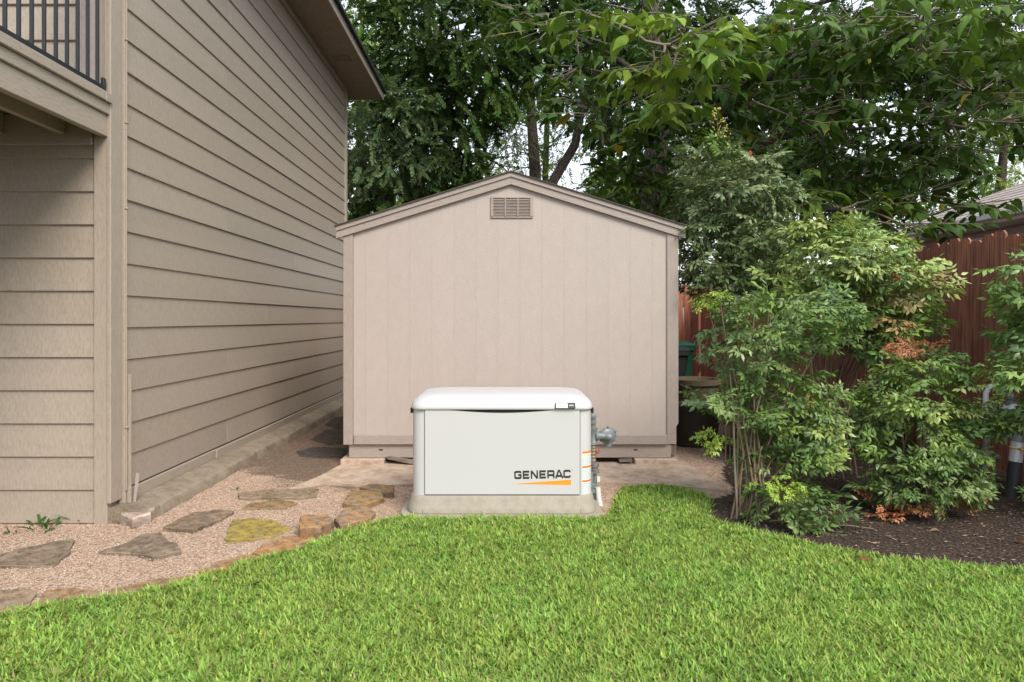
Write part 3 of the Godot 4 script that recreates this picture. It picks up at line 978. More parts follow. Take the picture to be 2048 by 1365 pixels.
	bbox(wd, Vector3(-0.06, -0.012, -0.06), Vector3(0.06, 0.012, 0.06), 0.003, Transform3D(Basis(Vector3.BACK, 0.05), Vector3(1.12, 0.055, z - 0.03)))
	tag(put("wood_shim", wd, M.grey_wood), "small wood scrap under the shed beside the right block", "wood scrap")

# ---------------------------------------------------------------- generator
func stroke(st: SurfaceTool, pts: Array, w: float, lift: float, tr: Transform3D) -> void:
	var n := pts.size()
	var l := []
	var r := []
	for i in n:
		var d0: Vector2 = (pts[i] - pts[maxi(i - 1, 0)]).normalized()
		var d1: Vector2 = (pts[mini(i + 1, n - 1)] - pts[i]).normalized()
		if i == 0: d0 = d1
		if i == n - 1: d1 = d0
		var m := (d0 + d1).normalized()
		var nn := Vector2(-m.y, m.x)
		var len := w / 2.0 / maxf(0.35, nn.dot(Vector2(-d0.y, d0.x)))
		l.append(pts[i] + nn * len)
		r.append(pts[i] - nn * len)
	for i in n - 1:
		var q := []
		for p: Vector2 in [l[i], l[i + 1], r[i + 1], r[i]]: q.append(tr * Vector3(p.x, p.y, lift))
		poly(st, q, tr.basis * Vector3(0, 0, 1))

func letter(st: SurfaceTool, ch: String, tr: Transform3D) -> void:
	var w := 0.25
	var h := w / 2
	var x1 := 1.25 - h
	var a := []
	match ch:
		"G": a = [[[x1, 0.72], [x1, 0.78], [x1 - 0.08, 1 - h], [h + 0.16, 1 - h], [h, 0.80], [h, 0.20], [h + 0.16, h], [x1 - 0.12, h], [x1, 0.2], [x1, 0.5 - h * 0.1], [0.68, 0.5 - h * 0.1]]]
		"C": a = [[[x1, 0.68], [x1, 0.78], [x1 - 0.1, 1 - h], [h + 0.16, 1 - h], [h, 0.80], [h, 0.20], [h + 0.16, h], [x1 - 0.1, h], [x1, 0.22], [x1, 0.33]]]
		"E": a = [[[1.12, 1 - h], [h, 1 - h], [h, h], [1.12, h]], [[h * 1.6, 0.5], [1.04, 0.5]]]
		"N": a = [[[h, 0], [h, 1]], [[1.25 - h, 0], [1.25 - h, 1]], [[h * 1.3, 0.93], [1.25 - h * 1.3, 0.07]]]
		"R": a = [[[h, 0], [h, 1]], [[h, 1 - h], [x1 - 0.12, 1 - h], [x1, 0.80], [x1, 0.56], [x1 - 0.12, 0.40], [h, 0.40]], [[x1 - 0.32, 0.38], [x1 - 0.02, 0.34], [x1, 0.22], [x1, 0.0]]]
		"A": a = [[[h * 0.9, 0], [0.64, 1.0]], [[1.34 - h * 0.2, 0], [0.70, 1.0]], [[0.36, 0.27], [1.05, 0.27]]]
	var lift := 0.0
	for s in a:
		var pts := []
		for p in s: pts.append(Vector2(p[0], p[1]))
		stroke(st, pts, w, lift, tr)
		lift += 0.002

func lettering(called: String, words: String, width: float, height: float, where: Vector3, m: Material, parent: Node, bold := true) -> void:
	var t := TextMesh.new()
	var f := SystemFont.new()
	f.font_names = PackedStringArray(["Droid Sans"])
	f.font_weight = 700 if bold else 400
	t.font = f
	t.text = words
	t.font_size = 64
	t.pixel_size = 0.01
	t.depth = 0.02
	var box := t.get_aabb()
	var o := put_mesh(called, t, m, parent, where)
	o.scale = Vector3(width / box.size.x, height / box.size.y, 0.03)

func build_generator() -> void:
	rng.seed = 500
	# pad
	var zf := -4.6                         # front of the composite base
	var cz := zf - 0.34
	var st := new_st()
	loft(st, [rrect(1.385, 0.84, 0.16, -0.02, Vector2(-0.018, cz), 6), rrect(1.385, 0.84, 0.16, 0.036, Vector2(-0.018, cz), 6), rrect(1.37, 0.825, 0.152, 0.045, Vector2(-0.018, cz), 6)])
	tag(put("concrete_pad", st, M.resin_base), "rounded grey concrete pad under the white generator, edged by grass", "pad")
	var g := thing("generator", "white boxy standby generator with a domed lid, before the beige shed", "generator", Vector3(0, 0.0455, 0))
	# composite base: straight foot, slope, neck
	st = new_st()
	var bc := Vector2(-0.0145, cz)
	loft(st, [rrect(1.286, 0.70, 0.11, 0.0, bc, 6), rrect(1.292, 0.706, 0.11, 0.004, bc, 6), rrect(1.292, 0.706, 0.11, 0.032, bc, 6), rrect(1.285, 0.70, 0.108, 0.042, bc, 6), rrect(1.262, 0.68, 0.10, 0.085, bc, 6), rrect(1.252, 0.67, 0.096, 0.108, bc, 6), rrect(1.243, 0.662, 0.092, 0.118, bc, 6)])
	put("base", st, M.resin_base, g)
	st = new_st()
	for sx in [-0.547, 0.516]: bbox(st, Vector3(sx - 0.001, 0.004, zf + 0.001), Vector3(sx + 0.001, 0.034, zf + 0.0136), 0)
	put("base_seam", st, M.ink, g)
	# enclosure body
	st = new_st()
	var w := 1.226
	loft(st, [rrect(w, 0.625, 0.075, 0.1185, Vector2(-0.0135, cz), 8), rrect(w, 0.625, 0.075, 0.70, Vector2(-0.0135, cz), 8)])
	put("enclosure", st, M.shell, g)
	var front := cz + 0.3125
	# front panel with a hand-hold scooped from its top edge
	var o := PackedVector2Array([Vector2(-0.535, 0.126), Vector2(0.513, 0.126), Vector2(0.513, 0.70)])
	for i in 13:
		var t := i / 12.0
		o.append(Vector2(lerpf(0.36, -0.38, t), 0.698 - 0.022 * sin(PI * t)))
	o.append(Vector2(-0.535, 0.70))
	st = new_st()
	extrude(st, o, front + 0.0005, front + 0.012)
	put("front_panel", st, M.shell, g)
	st = new_st()
	bbox(st, Vector3(-0.39, 0.672, front + 0.0004), Vector3(0.37, 0.6985, front + 0.003), 0)
	put("handle_recess", st, M.black_rubber, g)
	st = new_st()
	for sx in [-0.5375, 0.5155]: bbox(st, Vector3(sx - 0.0022, 0.122, front - 0.004), Vector3(sx + 0.0022, 0.70, front + 0.0015), 0)
	bbox(st, Vector3(-0.535, 0.1190, front - 0.004), Vector3(0.513, 0.1245, front + 0.002), 0)
	put("panel_seam", st, M.badge_grey, g)
	# domed lid
	st = new_st()
	var lc := Vector2(-0.0135, cz)
	loft(st, [rrect(1.226, 0.64, 0.07, 0.6995, lc, 8), rrect(1.236, 0.665, 0.08, 0.7005, lc, 8), rrect(1.243, 0.672, 0.085, 0.706, lc, 8), rrect(1.243, 0.672, 0.085, 0.713, lc, 8), rrect(1.238, 0.664, 0.085, 0.728, lc, 8), rrect(1.222, 0.648, 0.087, 0.747, lc, 8), rrect(1.196, 0.622, 0.092, 0.764, lc, 8), rrect(1.158, 0.585, 0.1, 0.779, lc, 8), rrect(1.112, 0.535, 0.11, 0.789, lc, 8), rrect(1.05, 0.47, 0.11, 0.796, lc, 8), rrect(0.97, 0.38, 0.11, 0.801, lc, 8), rrect(0.80, 0.20, 0.08, 0.804, lc, 8)])
	put("lid", st, M.shell, g)
	for sx in [-0.633, 0.606]:
		st = new_st()
		bbox(st, Vector3(sx - 0.008, 0.668, front - 0.09), Vector3(sx + 0.008, 0.706, front - 0.04), 0.003)
		put("latch", st, M.black_rubber, g)
	# badge on the lid's front
	var b := group_part("badge", g, Vector3(0.413, 0.7285, zf + 0.003))
	b.rotation.x = -0.2
	st = new_st()
	bbox(st, Vector3(-0.068, -0.0205, -0.012), Vector3(0.068, 0.0205, 0.001), 0.0035)
	put("backing", st, M.badge_grey, b)
	st = new_st()
	bbox(st, Vector3(-0.063, -0.0155, 0.0008), Vector3(0.016, 0.0155, 0.0022), 0.0006)
	put("white_field", st, M.white_print, b)
	lettering("power_rating", "24kW", 0.032, 0.009, Vector3(0.041, 0.002, 0.0013), M.white_print, b)
	lettering("series_name", "Guardian", 0.062, 0.010, Vector3(-0.022, 0.0, 0.0024), M.pale_print, b, false)
	# lettering on the panel: square black capitals rising over an orange wedge
	st = new_st()
	var fz := front + 0.0128
	var x := 0.07
	var hgt := 0.056
	var turn := Basis(Vector3.BACK, 0.022)
	var p0 := Vector3(0.070, 0.229, fz)
	var run := 0.0
	for ch in "GENERAC":
		letter(st, ch, Transform3D(turn, p0 + turn * Vector3(run, 0, 0)) * Transform3D(Basis.from_scale(Vector3(hgt * 0.705, hgt, 0.06)), Vector3.ZERO))
		run += hgt * 0.705 * {"G": 1.46, "E": 1.36, "N": 1.48, "R": 1.34, "A": 1.42, "C": 1.3}[ch]
	put("name_lettering", st, M.ink, g)
	st = new_st()
	extrude(st, PackedVector2Array([Vector2(0.056, 0.197), Vector2(0.454, 0.190), Vector2(0.454, 0.226)]), fz - 0.0006, fz)
	put("orange_wedge", st, M.orange, g)
	lettering("trademark", "®", 0.006, 0.006, Vector3(0.462, 0.292, fz), M.ink, g)
	# warning label wrapped round the right front corner
	st = new_st()
	st.set_smooth_group(1)
	var cc := Vector2(-0.0135 + w / 2 - 0.075, front - 0.075)
	for i in 8:
		var q := []
		for k in [[i, 0], [i + 1, 0], [i + 1, 1], [i, 1]]:
			var t := deg_to_rad(lerpf(84.0, 8.0, k[0] / 8.0))
			q.append([Vector3(cc.x + cos(t) * 0.0758, 0.128 + k[1] * 0.285, cc.y + sin(t) * 0.0758), Vector2(k[0] / 8.0, 1.0 - k[1])])
		for k in [0, 3, 2, 0, 2, 1]:
			st.set_uv(q[k][1])
			st.add_vertex(q[k][0])
	put("warning_label", st, M.label_print, g)

	# gas line and regulator beside it
	var r := thing("gas_regulator", "grey gas regulator with threaded pipe and red valve at the generator's right side", "regulator", Vector3(0.68, 0.0, -4.98))
	st = new_st()
	tube(st, [Vector3(-0.03, 0.30, 0), Vector3(-0.03, 0.64, 0)], [0.019], 12)
	put("riser_pipe", st, M.galvanised, r)
	st = new_st()
	for y in [0.32, 0.345, 0.37, 0.395, 0.415]: lathe(st, Vector3(-0.03, y, 0), Vector3.UP, [Vector2(0.021, 0), Vector2(0.0225, 0.003), Vector2(0.0225, 0.012), Vector2(0.021, 0.015)], 12)
	put("brass_fitting", st, M.brass, r)
	st = new_st()
	lathe(st, Vector3(-0.03, 0.44, 0), Vector3.UP, [Vector2(0.02, 0), Vector2(0.032, 0.002), Vector2(0.032, 0.02), Vector2(0.026, 0.03), Vector2(0.026, 0.1), Vector2(0.032, 0.11), Vector2(0.032, 0.128), Vector2(0.02, 0.13)], 12)
	lathe(st, Vector3(-0.03, 0.595, 0), Vector3.UP, [Vector2(0.02, 0), Vector2(0.027, 0.002), Vector2(0.027, 0.018), Vector2(0.02, 0.02)], 6)
	lathe(st, Vector3(-0.03, 0.635, 0), Vector3.UP, [Vector2(0.02, 0), Vector2(0.024, 0.004), Vector2(0.024, 0.02), Vector2(0.014, 0.032)], 10)
	put("pipe_tee", st, M.grey_metal, r)
	st = new_st()
	lathe(st, Vector3(-0.01, 0.503, 0.0), Vector3.RIGHT, [Vector2(0.032, 0), Vector2(0.034, 0.004), Vector2(0.034, 0.016), Vector2(0.026, 0.02), Vector2(0.026, 0.085), Vector2(0.02, 0.088)], 14)
	put("inlet_neck", st, M.grey_metal, r)
	st = new_st()
	tube(st, [Vector3(0.06, 0.503, 0.0), Vector3(0.075, 0.502, 0.006), Vector3(0.09, 0.50, 0.012), Vector3(0.103, 0.499, 0.014), Vector3(0.110, 0.499, 0.014)], [0.0262, 0.027, 0.027, 0.02, 0.008], 14)
	put("dome_cap", st, M.grey_metal, r)
	var dome := Vector3(0.088, 0.498, -0.02)
	var ax := Vector3(0.28, -0.05, 1).normalized()
	st = new_st()
	lathe(st, dome - ax * 0.02, ax, [Vector2(0.03, -0.03), Vector2(0.055, -0.02), Vector2(0.06, 0), Vector2(0.066, 0.0005), Vector2(0.066, 0.012), Vector2(0.058, 0.0125), Vector2(0.05, 0.02), Vector2(0.034, 0.026), Vector2(0.012, 0.028)], 28)
	put("diaphragm_case", st, M.grey_metal, r)
	st = new_st()
	for k in 6:
		var t := TAU * k / 6 + 0.5
		var u := ax.cross(Vector3.UP).normalized()
		var vv := u.cross(ax)
		var c := dome - ax * 0.02 + (u * cos(t) + vv * sin(t)) * 0.066
		tube(st, [c - ax * 0.004, c + ax * 0.02], [0.0075], 6)
	put("case_bolt", st, M.grey_metal, r)
	st = new_st()
	lathe(st, dome + Vector3(0.0, -0.058, -0.01), Vector3.DOWN, [Vector2(0.024, 0), Vector2(0.024, 0.014), Vector2(0.018, 0.016)], 10)
	put("vent_cap", st, M.grey_metal, r)
	st = new_st()
	bbox(st, Vector3(-0.008, 0.375, 0.0), Vector3(0.006, 0.398, 0.02), 0.003)
	bbox(st, Vector3(0.006, 0.38, 0.004), Vector3(0.014, 0.412, 0.018), 0.003)
	put("valve_handle", st, M.red_paint, r)
	st = new_st()
	lathe(st, Vector3(-0.02, 0.235, 0.012), Vector3.UP, [Vector2(0.02, 0), Vector2(0.034, 0.003), Vector2(0.034, 0.03), Vector2(0.026, 0.034), Vector2(0.026, 0.045), Vector2(0.034, 0.048), Vector2(0.034, 0.075), Vector2(0.02, 0.078)], 8)
	put("union_nut", st, M.galvanised, r)
	st = new_st()
	tube(st, [Vector3(-0.018, 0.02, 0.0), Vector3(-0.02, 0.235, 0.008)], [0.016], 12)
	lathe(st, Vector3(-0.045, 0.10, 0.04), Vector3.UP, [Vector2(0.014, 0), Vector2(0.026, 0.003), Vector2(0.026, 0.026), Vector2(0.017, 0.03), Vector2(0.017, 0.04), Vector2(0.026, 0.043), Vector2(0.026, 0.066), Vector2(0.014, 0.07)], 12)
	tube(st, [Vector3(-0.045, 0.02, 0.04), Vector3(-0.045, 0.25, 0.03)], [0.013], 10)
	put("lower_pipe", st, M.grey_metal, r)
	st = new_st()
	tube(st, [Vector3(0.0, 0.135, 0.02), Vector3(0.006, 0.07, 0.024), Vector3(0.016, 0.01, 0.03), Vector3(0.02, -0.02, 0.035)], [0.021], 12)
	put("plastic_elbow", st, M.pvc, r)
	st = new_st()
	bbox(st, Vector3(-0.004, 0.175, 0.026), Vector3(0.018, 0.215, 0.028), 0)
	put("paper_tag", st, M.pvc, r)

# ---------------------------------------------------------------- fences, neighbour, clutter
func picket(h: float, w: float) -> ArrayMesh:
	var st := new_st()
	uv_turn = true
	uvo = Vector2(rf(0, 9), rf(0, 9))
	extrude(st, PackedVector2Array([Vector2(-w / 2, 0.115), Vector2(w / 2, 0.115), Vector2(w / 2, h - 0.028), Vector2(w / 2 - 0.026, h), Vector2(-w / 2 + 0.026, h), Vector2(-w / 2, h - 0.028)]), -0.009, 0.009)
	uv_turn = false
	return mesh_of(st)

func fence(called_label: String, a: Vector2, b: Vector2, toward: Vector3) -> void:
	var f := thing("picket_fence", called_label, "fence")
	var d := (b - a).normalized()
	var n := int((b - a).length() / 0.142)
	var shapes := []
	for k in 5: shapes.append(picket(2.06 + (0.012 * k - 0.02), 0.1414))
	var mats := []
	for k in 4:
		var m: StandardMaterial3D = M.picket.duplicate()
		m.albedo_color = (lin(0.50, 0.19, 0.115) * [1.0, 0.8, 1.18, 0.92][k]).linear_to_srgb()
		mats.append(m)
	for k in n:
		var p := a + d * (k + 0.5) * 0.142
		var o := put_mesh("picket", shapes[rng.randi() % 5], mats[rng.randi() % 4], f, Vector3(p.x, 0.0, -p.y))
		o.basis = Basis.looking_at(-toward).rotated(toward, rf(-0.004, 0.004))
		o.position += toward * rf(0.0, 0.004)
	var along := Vector3(d.x, 0, -d.y)
	var mid := Vector3((a.x + b.x) / 2, 0, -(a.y + b.y) / 2)
	var half := (b - a).length() / 2
	var turn := Transform3D(Basis(along, Vector3.UP, along.cross(Vector3.UP)), mid)
	var side := signf((along.cross(Vector3.UP)).dot(toward))
	for y in [0.35, 1.05, 1.75]:
		var st := new_st()
		bbox(st, Vector3(-half, y, -side * 0.055), Vector3(half, y + 0.09, -side * 0.0105), 0.003, turn) if side < 0 else bbox(st, Vector3(-half, y, -0.055), Vector3(half, y + 0.09, -0.0105), 0.003, turn)
		put("rail", st, M.picket, f)
	var st2 := new_st()
	bbox(st2, Vector3(-half, 0.0, -0.02), Vector3(half, 0.112, 0.016), 0.004, turn)
	put("kickboard", st2, M.raw_wood, f)

func build_fences() -> void:
	rng.seed = 600
	fence("red-brown dog-eared picket fence running along the right side of the yard", Vector2(4.12, 3.6), Vector2(4.12, 14.29), Vector3.LEFT)
	fence("dark red-brown picket fence across the back, behind the shed", Vector2(-2.2, 14.32), Vector2(4.2, 14.32), Vector3(0, 0, 1))

func build_neighbour() -> void:
	rng.seed = 650
	var h := thing("neighbour_house", "grey-shingled single-storey house with white eaves beyond the right fence", "house")
	var ex := 7.0
	var z0 := 5.0
	var z1 := 12.6
	var ey := 2.74
	boxed("wall", Vector3(ex + 0.45, 0, -z1 + 0.45), Vector3(16, ey - 0.0, -z0), 0, M.sage_siding, h)
	var k := 0
	while k < 13:
		boxed("siding_board", Vector3(ex + 0.43, 0.3 + k * 0.185, -z1 + 0.45), Vector3(ex + 0.448, 0.3 + k * 0.185 + 0.178, -z0), 0.003, M.sage_siding, h)
		k += 1
	boxed("soffit", Vector3(ex, ey - 0.012, -z1), Vector3(16, ey - 0.001, -z0), 0, M.white_paint, h)
	boxed("fascia", Vector3(ex - 0.025, ey - 0.02, -z1 - 0.02), Vector3(ex - 0.001, ey + 0.13, -z0), 0.004, M.white_paint, h)
	boxed("fascia", Vector3(ex - 0.001, ey - 0.02, -z1 - 0.025), Vector3(16, ey + 0.13, -z1 - 0.0005), 0.004, M.white_paint, h)
	boxed("gutter", Vector3(ex - 0.13, ey + 0.03, -z1 - 0.02), Vector3(ex - 0.026, ey + 0.125, -z0), 0.012, M.white_paint, h)
	# hip roof in courses
	var st := new_st()
	var n := 26
	for i in n:
		var a := i / float(n)
		var b := (i + 1) / float(n)
		var rise := 2.1
		var run := 4.6
		var p := func(t: float, up: float) -> Vector3: return Vector3(ex - 0.06 + run * t, ey + 0.135 + rise * t + up, -z1 - 0.06 + run * t)
		var l0: Vector3 = p.call(a, 0.014)
		var l1: Vector3 = p.call(b, 0.002)
		var s := rf(0.92, 1.06)
		st.set_color(Color(s, s, s))
		poly(st, [l0, l1, Vector3(l1.x, l1.y, -z0), Vector3(l0.x, l0.y, -z0)], Vector3(-0.4, 1, 0))
		poly(st, [l0, l0 - Vector3(0, 0.014, 0), Vector3(l0.x, l0.y - 0.014, -z0), Vector3(l0.x, l0.y, -z0)], Vector3(-1, 0, 0))
		var r0 := Vector3(16.0 + 4.6 - run * a, l0.y, l0.z)
		var r1 := Vector3(16.0 + 4.6 - run * b, l1.y, l1.z)
		poly(st, [l0, l1, r1, r0], Vector3(0, 1, -0.4))
	put("roof", st, M.grey_shingle, h)
	for wz in [[9.25, 8.0], [11.3, 10.4]]:
		var w := group_part("window", h)
		var x := ex + 0.428
		boxed("frame", Vector3(x - 0.03, 2.52, -wz[0] - 0.08), Vector3(x, 2.62, -wz[1] + 0.08), 0.004, M.white_paint, w)
		for zz in [wz[0], wz[1], (wz[0] + wz[1]) / 2]:
			boxed("frame", Vector3(x - 0.03, 1.0, -zz - 0.04), Vector3(x, 2.519, -zz + 0.04), 0.004, M.white_paint, w)
		boxed("pane", Vector3(x - 0.012, 1.0, -wz[0] + 0.04), Vector3(x - 0.006, 2.519, -wz[1] - 0.04), 0, M.window_glass, w)

func cart(label: String, where: Vector3, body: Material, lid: Material, turn: float) -> void:
	var c := thing("wheeled_cart", label, "waste cart", where)
	c.rotation.y = turn
	var st := new_st()
	loft(st, [rrect(0.42, 0.46, 0.05, 0.06), rrect(0.56, 0.62, 0.06, 0.86), rrect(0.565, 0.625, 0.06, 0.90)])
	put("body", st, body, c)
	st = new_st()
	loft(st, [rrect(0.61, 0.67, 0.06, 0.885), rrect(0.63, 0.69, 0.07, 0.89), rrect(0.63, 0.69, 0.07, 0.93), rrect(0.60, 0.66, 0.07, 0.935)])
	put("rim", st, body, c)
	st = new_st()
	loft(st, [rrect(0.62, 0.68, 0.06, 0.936), rrect(0.62, 0.68, 0.06, 0.955), rrect(0.54, 0.60, 0.1, 0.99), rrect(0.34, 0.4, 0.1, 1.0)])
	put("lid", st, lid, c)
	for s in [-0.26, 0.26]:
		st = new_st()
		lathe(st, Vector3(s - 0.025, 0.1, -0.24), Vector3.RIGHT, [Vector2(0.02, 0), Vector2(0.09, 0.002), Vector2(0.1, 0.012), Vector2(0.1, 0.04), Vector2(0.09, 0.05), Vector2(0.02, 0.05)], 18)
		put("wheel", st, M.black_rubber, c)
	st = new_st()
	tube(st, [Vector3(-0.24, 0.92, -0.39), Vector3(0.24, 0.92, -0.39)], [0.015], 8)
	put("handle", st, body, c)

func build_clutter() -> void:
	rng.seed = 700
	cart("black wheeled waste cart with a dark lid, half hidden behind the shed's right corner", Vector3(1.98, 0.02, -8.7), M.cart_black, M.cart_black, 0.1)
	cart("green wheeled waste cart beside the black cart, behind the shed's right corner", Vector3(2.32, 0.05, -9.5), M.cart_green, M.cart_green, -0.15)
	# tan tub between
	var t := thing("planter_tub", "moss-stained tan planter tub before the black waste cart", "planter", Vector3(2.22, 0.0, -8.0))
	var st := new_st()
	lathe(st, Vector3.ZERO, Vector3.UP, [Vector2(0.2, 0), Vector2(0.26, 0.3), Vector2(0.29, 0.58), Vector2(0.32, 0.60), Vector2(0.32, 0.66), Vector2(0.28, 0.66), Vector2(0.26, 0.6)], 24)
	put("body", st, M.tub_tan, t)
	var b := thing("barrel", "dark brown plastic barrel holding junk, standing right of the shed corner", "barrel", Vector3(2.04, 0.01, -7.35))
	st = new_st()
	lathe(st, Vector3.ZERO, Vector3.UP, [Vector2(0.22, 0), Vector2(0.24, 0.02), Vector2(0.285, 0.38), Vector2(0.3, 0.385), Vector2(0.305, 0.43), Vector2(0.28, 0.432), Vector2(0.27, 0.40), Vector2(0.02, 0.36)], 28)
	put("body", st, M.pot_brown, b)
	st = new_st()
	bbox(st, Vector3(1.90, 0.435, -7.36), Vector3(2.22, 0.47, -7.18), 0.006, Transform3D.IDENTITY)
	tag(put("board_scrap", st, M.pale_board), "pale board scrap lying across the dark brown barrel", "board")
	# gas meter by the fence
	var g := thing("gas_meter", "white-grey gas meter with looping pipes against the fence, behind the right shrub", "gas meter", Vector3(3.86, -0.09, -5.25))
	st = new_st()
	bbox(st, Vector3(-0.02, 0.58, -0.08), Vector3(0.24, 0.80, 0.09), 0.045)
	put("body", st, M.meter_paint, g)
	st = new_st()
	bbox(st, Vector3(0.0, 0.525, -0.065), Vector3(0.22, 0.585, 0.075), 0.02)
	bbox(st, Vector3(0.05, 0.67, 0.088), Vector3(0.17, 0.75, 0.11), 0.01)
	put("dial_case", st, M.meter_paint, g)
	for s in [0.04, 0.18]:
		st = new_st()
		lathe(st, Vector3(s, 0.78, 0), Vector3.UP, [Vector2(0.025, 0), Vector2(0.036, 0.005), Vector2(0.036, 0.03), Vector2(0.025, 0.035), Vector2(0.025, 0.05), Vector2(0.036, 0.055), Vector2(0.036, 0.075), Vector2(0.02, 0.08)], 12)
		put("union_nut", st, M.galvanised, g)
	st = new_st()
	tube(st, [Vector3(0.04, 0.85, 0), Vector3(0.035, 0.91, 0.0), Vector3(0.0, 0.94, 0.0), Vector3(-0.06, 0.94, 0.0), Vector3(-0.12, 0.93, 0.0), Vector3(-0.15, 0.88, 0), Vector3(-0.155, 0.60, 0.0)], [0.020], 12)
	put("outlet_pipe", st, M.meter_paint, g)
	st = new_st()
	tube(st, [Vector3(-0.155, 0.6, 0.0), Vector3(-0.16, 0.35, 0.01), Vector3(-0.20, 0.05, 0.0)], [0.019], 12)
	put("riser_pipe", st, M.galvanised, g)
	st = new_st()
	lathe(st, Vector3(-0.16, 0.36, 0.01), Vector3.UP, [Vector2(0.02, 0), Vector2(0.038, 0.004), Vector2(0.038, 0.07), Vector2(0.02, 0.075)], 10)
	tube(st, [Vector3(-0.15, 0.39, 0.01), Vector3(-0.06, 0.385, 0.015)], [0.02, 0.024], 10)
	put("shutoff_valve", st, M.galvanised, g)
	st = new_st()
	for k in 3: tube(st, [Vector3(-0.225, 0.14 + 0.012 * k, 0.02), Vector3(-0.185, 0.128 + 0.012 * k, 0.036), Vector3(-0.15, 0.14 + 0.01 * k, 0.0)], [0.004], 5)
	tube(st, [Vector3(-0.15, 0.14, 0.0), Vector3(-0.13, 0.16, 0.02), Vector3(-0.135, 0.11, 0.02)], [0.004], 5)
	put("yellow_tie", st, M.yellow, g)
	var p := thing("gas_riser", "black leaning riser pipe with grey tape and yellow string at the right edge", "pipe", Vector3(3.78, 0, -5.05))
	st = new_st()
	tube(st, [Vector3(-0.04, -0.02, 0.0), Vector3(-0.01, 0.12, 0), Vector3(0.015, 0.30, -0.01)], [0.047, 0.046, 0.043], 14)
	put("lower_pipe", st, M.black_pipe, p)
	st = new_st()
	tube(st, [Vector3(0.0152, 0.301, -0.0102), Vector3(0.035, 0.445, -0.015)], [0.0445, 0.0435], 14)
	put("tape_band", st, M.tape, p)
	st = new_st()
	tube(st, [Vector3(0.035, 0.446, -0.015), Vector3(0.045, 0.52, -0.02), Vector3(0.05, 0.60, -0.02)], [0.040, 0.040, 0.036], 14)
	lathe(st, Vector3(0.047, 0.535, -0.02), Vector3.UP, [Vector2(0.04, 0), Vector2(0.052, 0.004), Vector2(0.052, 0.05), Vector2(0.04, 0.055)], 8)
	put("coupling", st, M.grey_metal, p)
	st = new_st()
	tube(st, ring(Vector3(0.03, 0.40, -0.014), Vector3(0.1, 1, 0), 0.047, 12), [0.005], 5)
	tube(st, [Vector3(0.04, 0.40, 0.033), Vector3(0.065, 0.38, 0.04), Vector3(0.06, 0.30, 0.035), Vector3(0.075, 0.24, 0.03)], [0.0045], 5)
	tube(st, [Vector3(0.03, 0.405, 0.033), Vector3(0.0, 0.41, 0.042), Vector3(0.03, 0.385, 0.038)], [0.0045], 5)
	put("yellow_string", st, M.yellow, p)

# ---------------------------------------------------------------- plants
# a leaf lying along +y (base at origin, tip at y = 1), upper side +z
func leaf_shape(halves: Array, bend: float, fold: float, c: Color, seed_: int) -> ArrayMesh:
	rng.seed = seed_
	var st := new_st()
	for s in [-1.0, 1.0]:
		st.set_smooth_group(2 if s > 0 else 3)
		for i in halves.size() - 1:
			var q := []
			for k in [[i, 0], [i, 1], [i + 1, 1], [i + 1, 0]]:
				var w: float = halves[k[0]].x * k[1]
				var y: float = halves[k[0]].y
				var my: float = maxf(0.0, y)
				var zz := -bend * my * my + fold * w + 0.03 * sin(y * 16.0 + s) * w * 2.0
				q.append(Vector3(s * w, my if k[1] == 0 else y, zz))
			for k in ([0, 1, 2, 0, 2, 3] if s > 0 else [2, 1, 0, 3, 2, 0]):
				st.set_color(c * (1.18 if k in [0, 3] else 0.95))
				st.add_vertex(q[k])
	return mesh_of(st)

func frame_for(y: Vector3, z: Vector3, s: float) -> Basis:
	y = y.normalized()
	var x := y.cross(z)
	if x.length() < 1e-4: x = y.cross(Vector3(0.3, 0.1, 0.9))
	x = x.normalized()
	return Basis(x * s, y * s, x.cross(y) * s)

# copies a mesh's triangles into st with a transform and a tint
func paste(st: SurfaceTool, d: Array, tr: Transform3D, tint: Color) -> void:
	var v: PackedVector3Array = d[Mesh.ARRAY_VERTEX]
	var c: PackedColorArray = d[Mesh.ARRAY_COLOR]
	for i in v.size():
		st.set_color(c[i] * tint)
		st.add_vertex(tr * v[i])

func flat_arrays(me: ArrayMesh) -> Array:
	var a := me.surface_get_arrays(0)
	if a[Mesh.ARRAY_INDEX] != null:
		var st := SurfaceTool.new()
		st.create_from(me, 0)
		st.deindex()
		a = st.commit().surface_get_arrays(0)
	return a

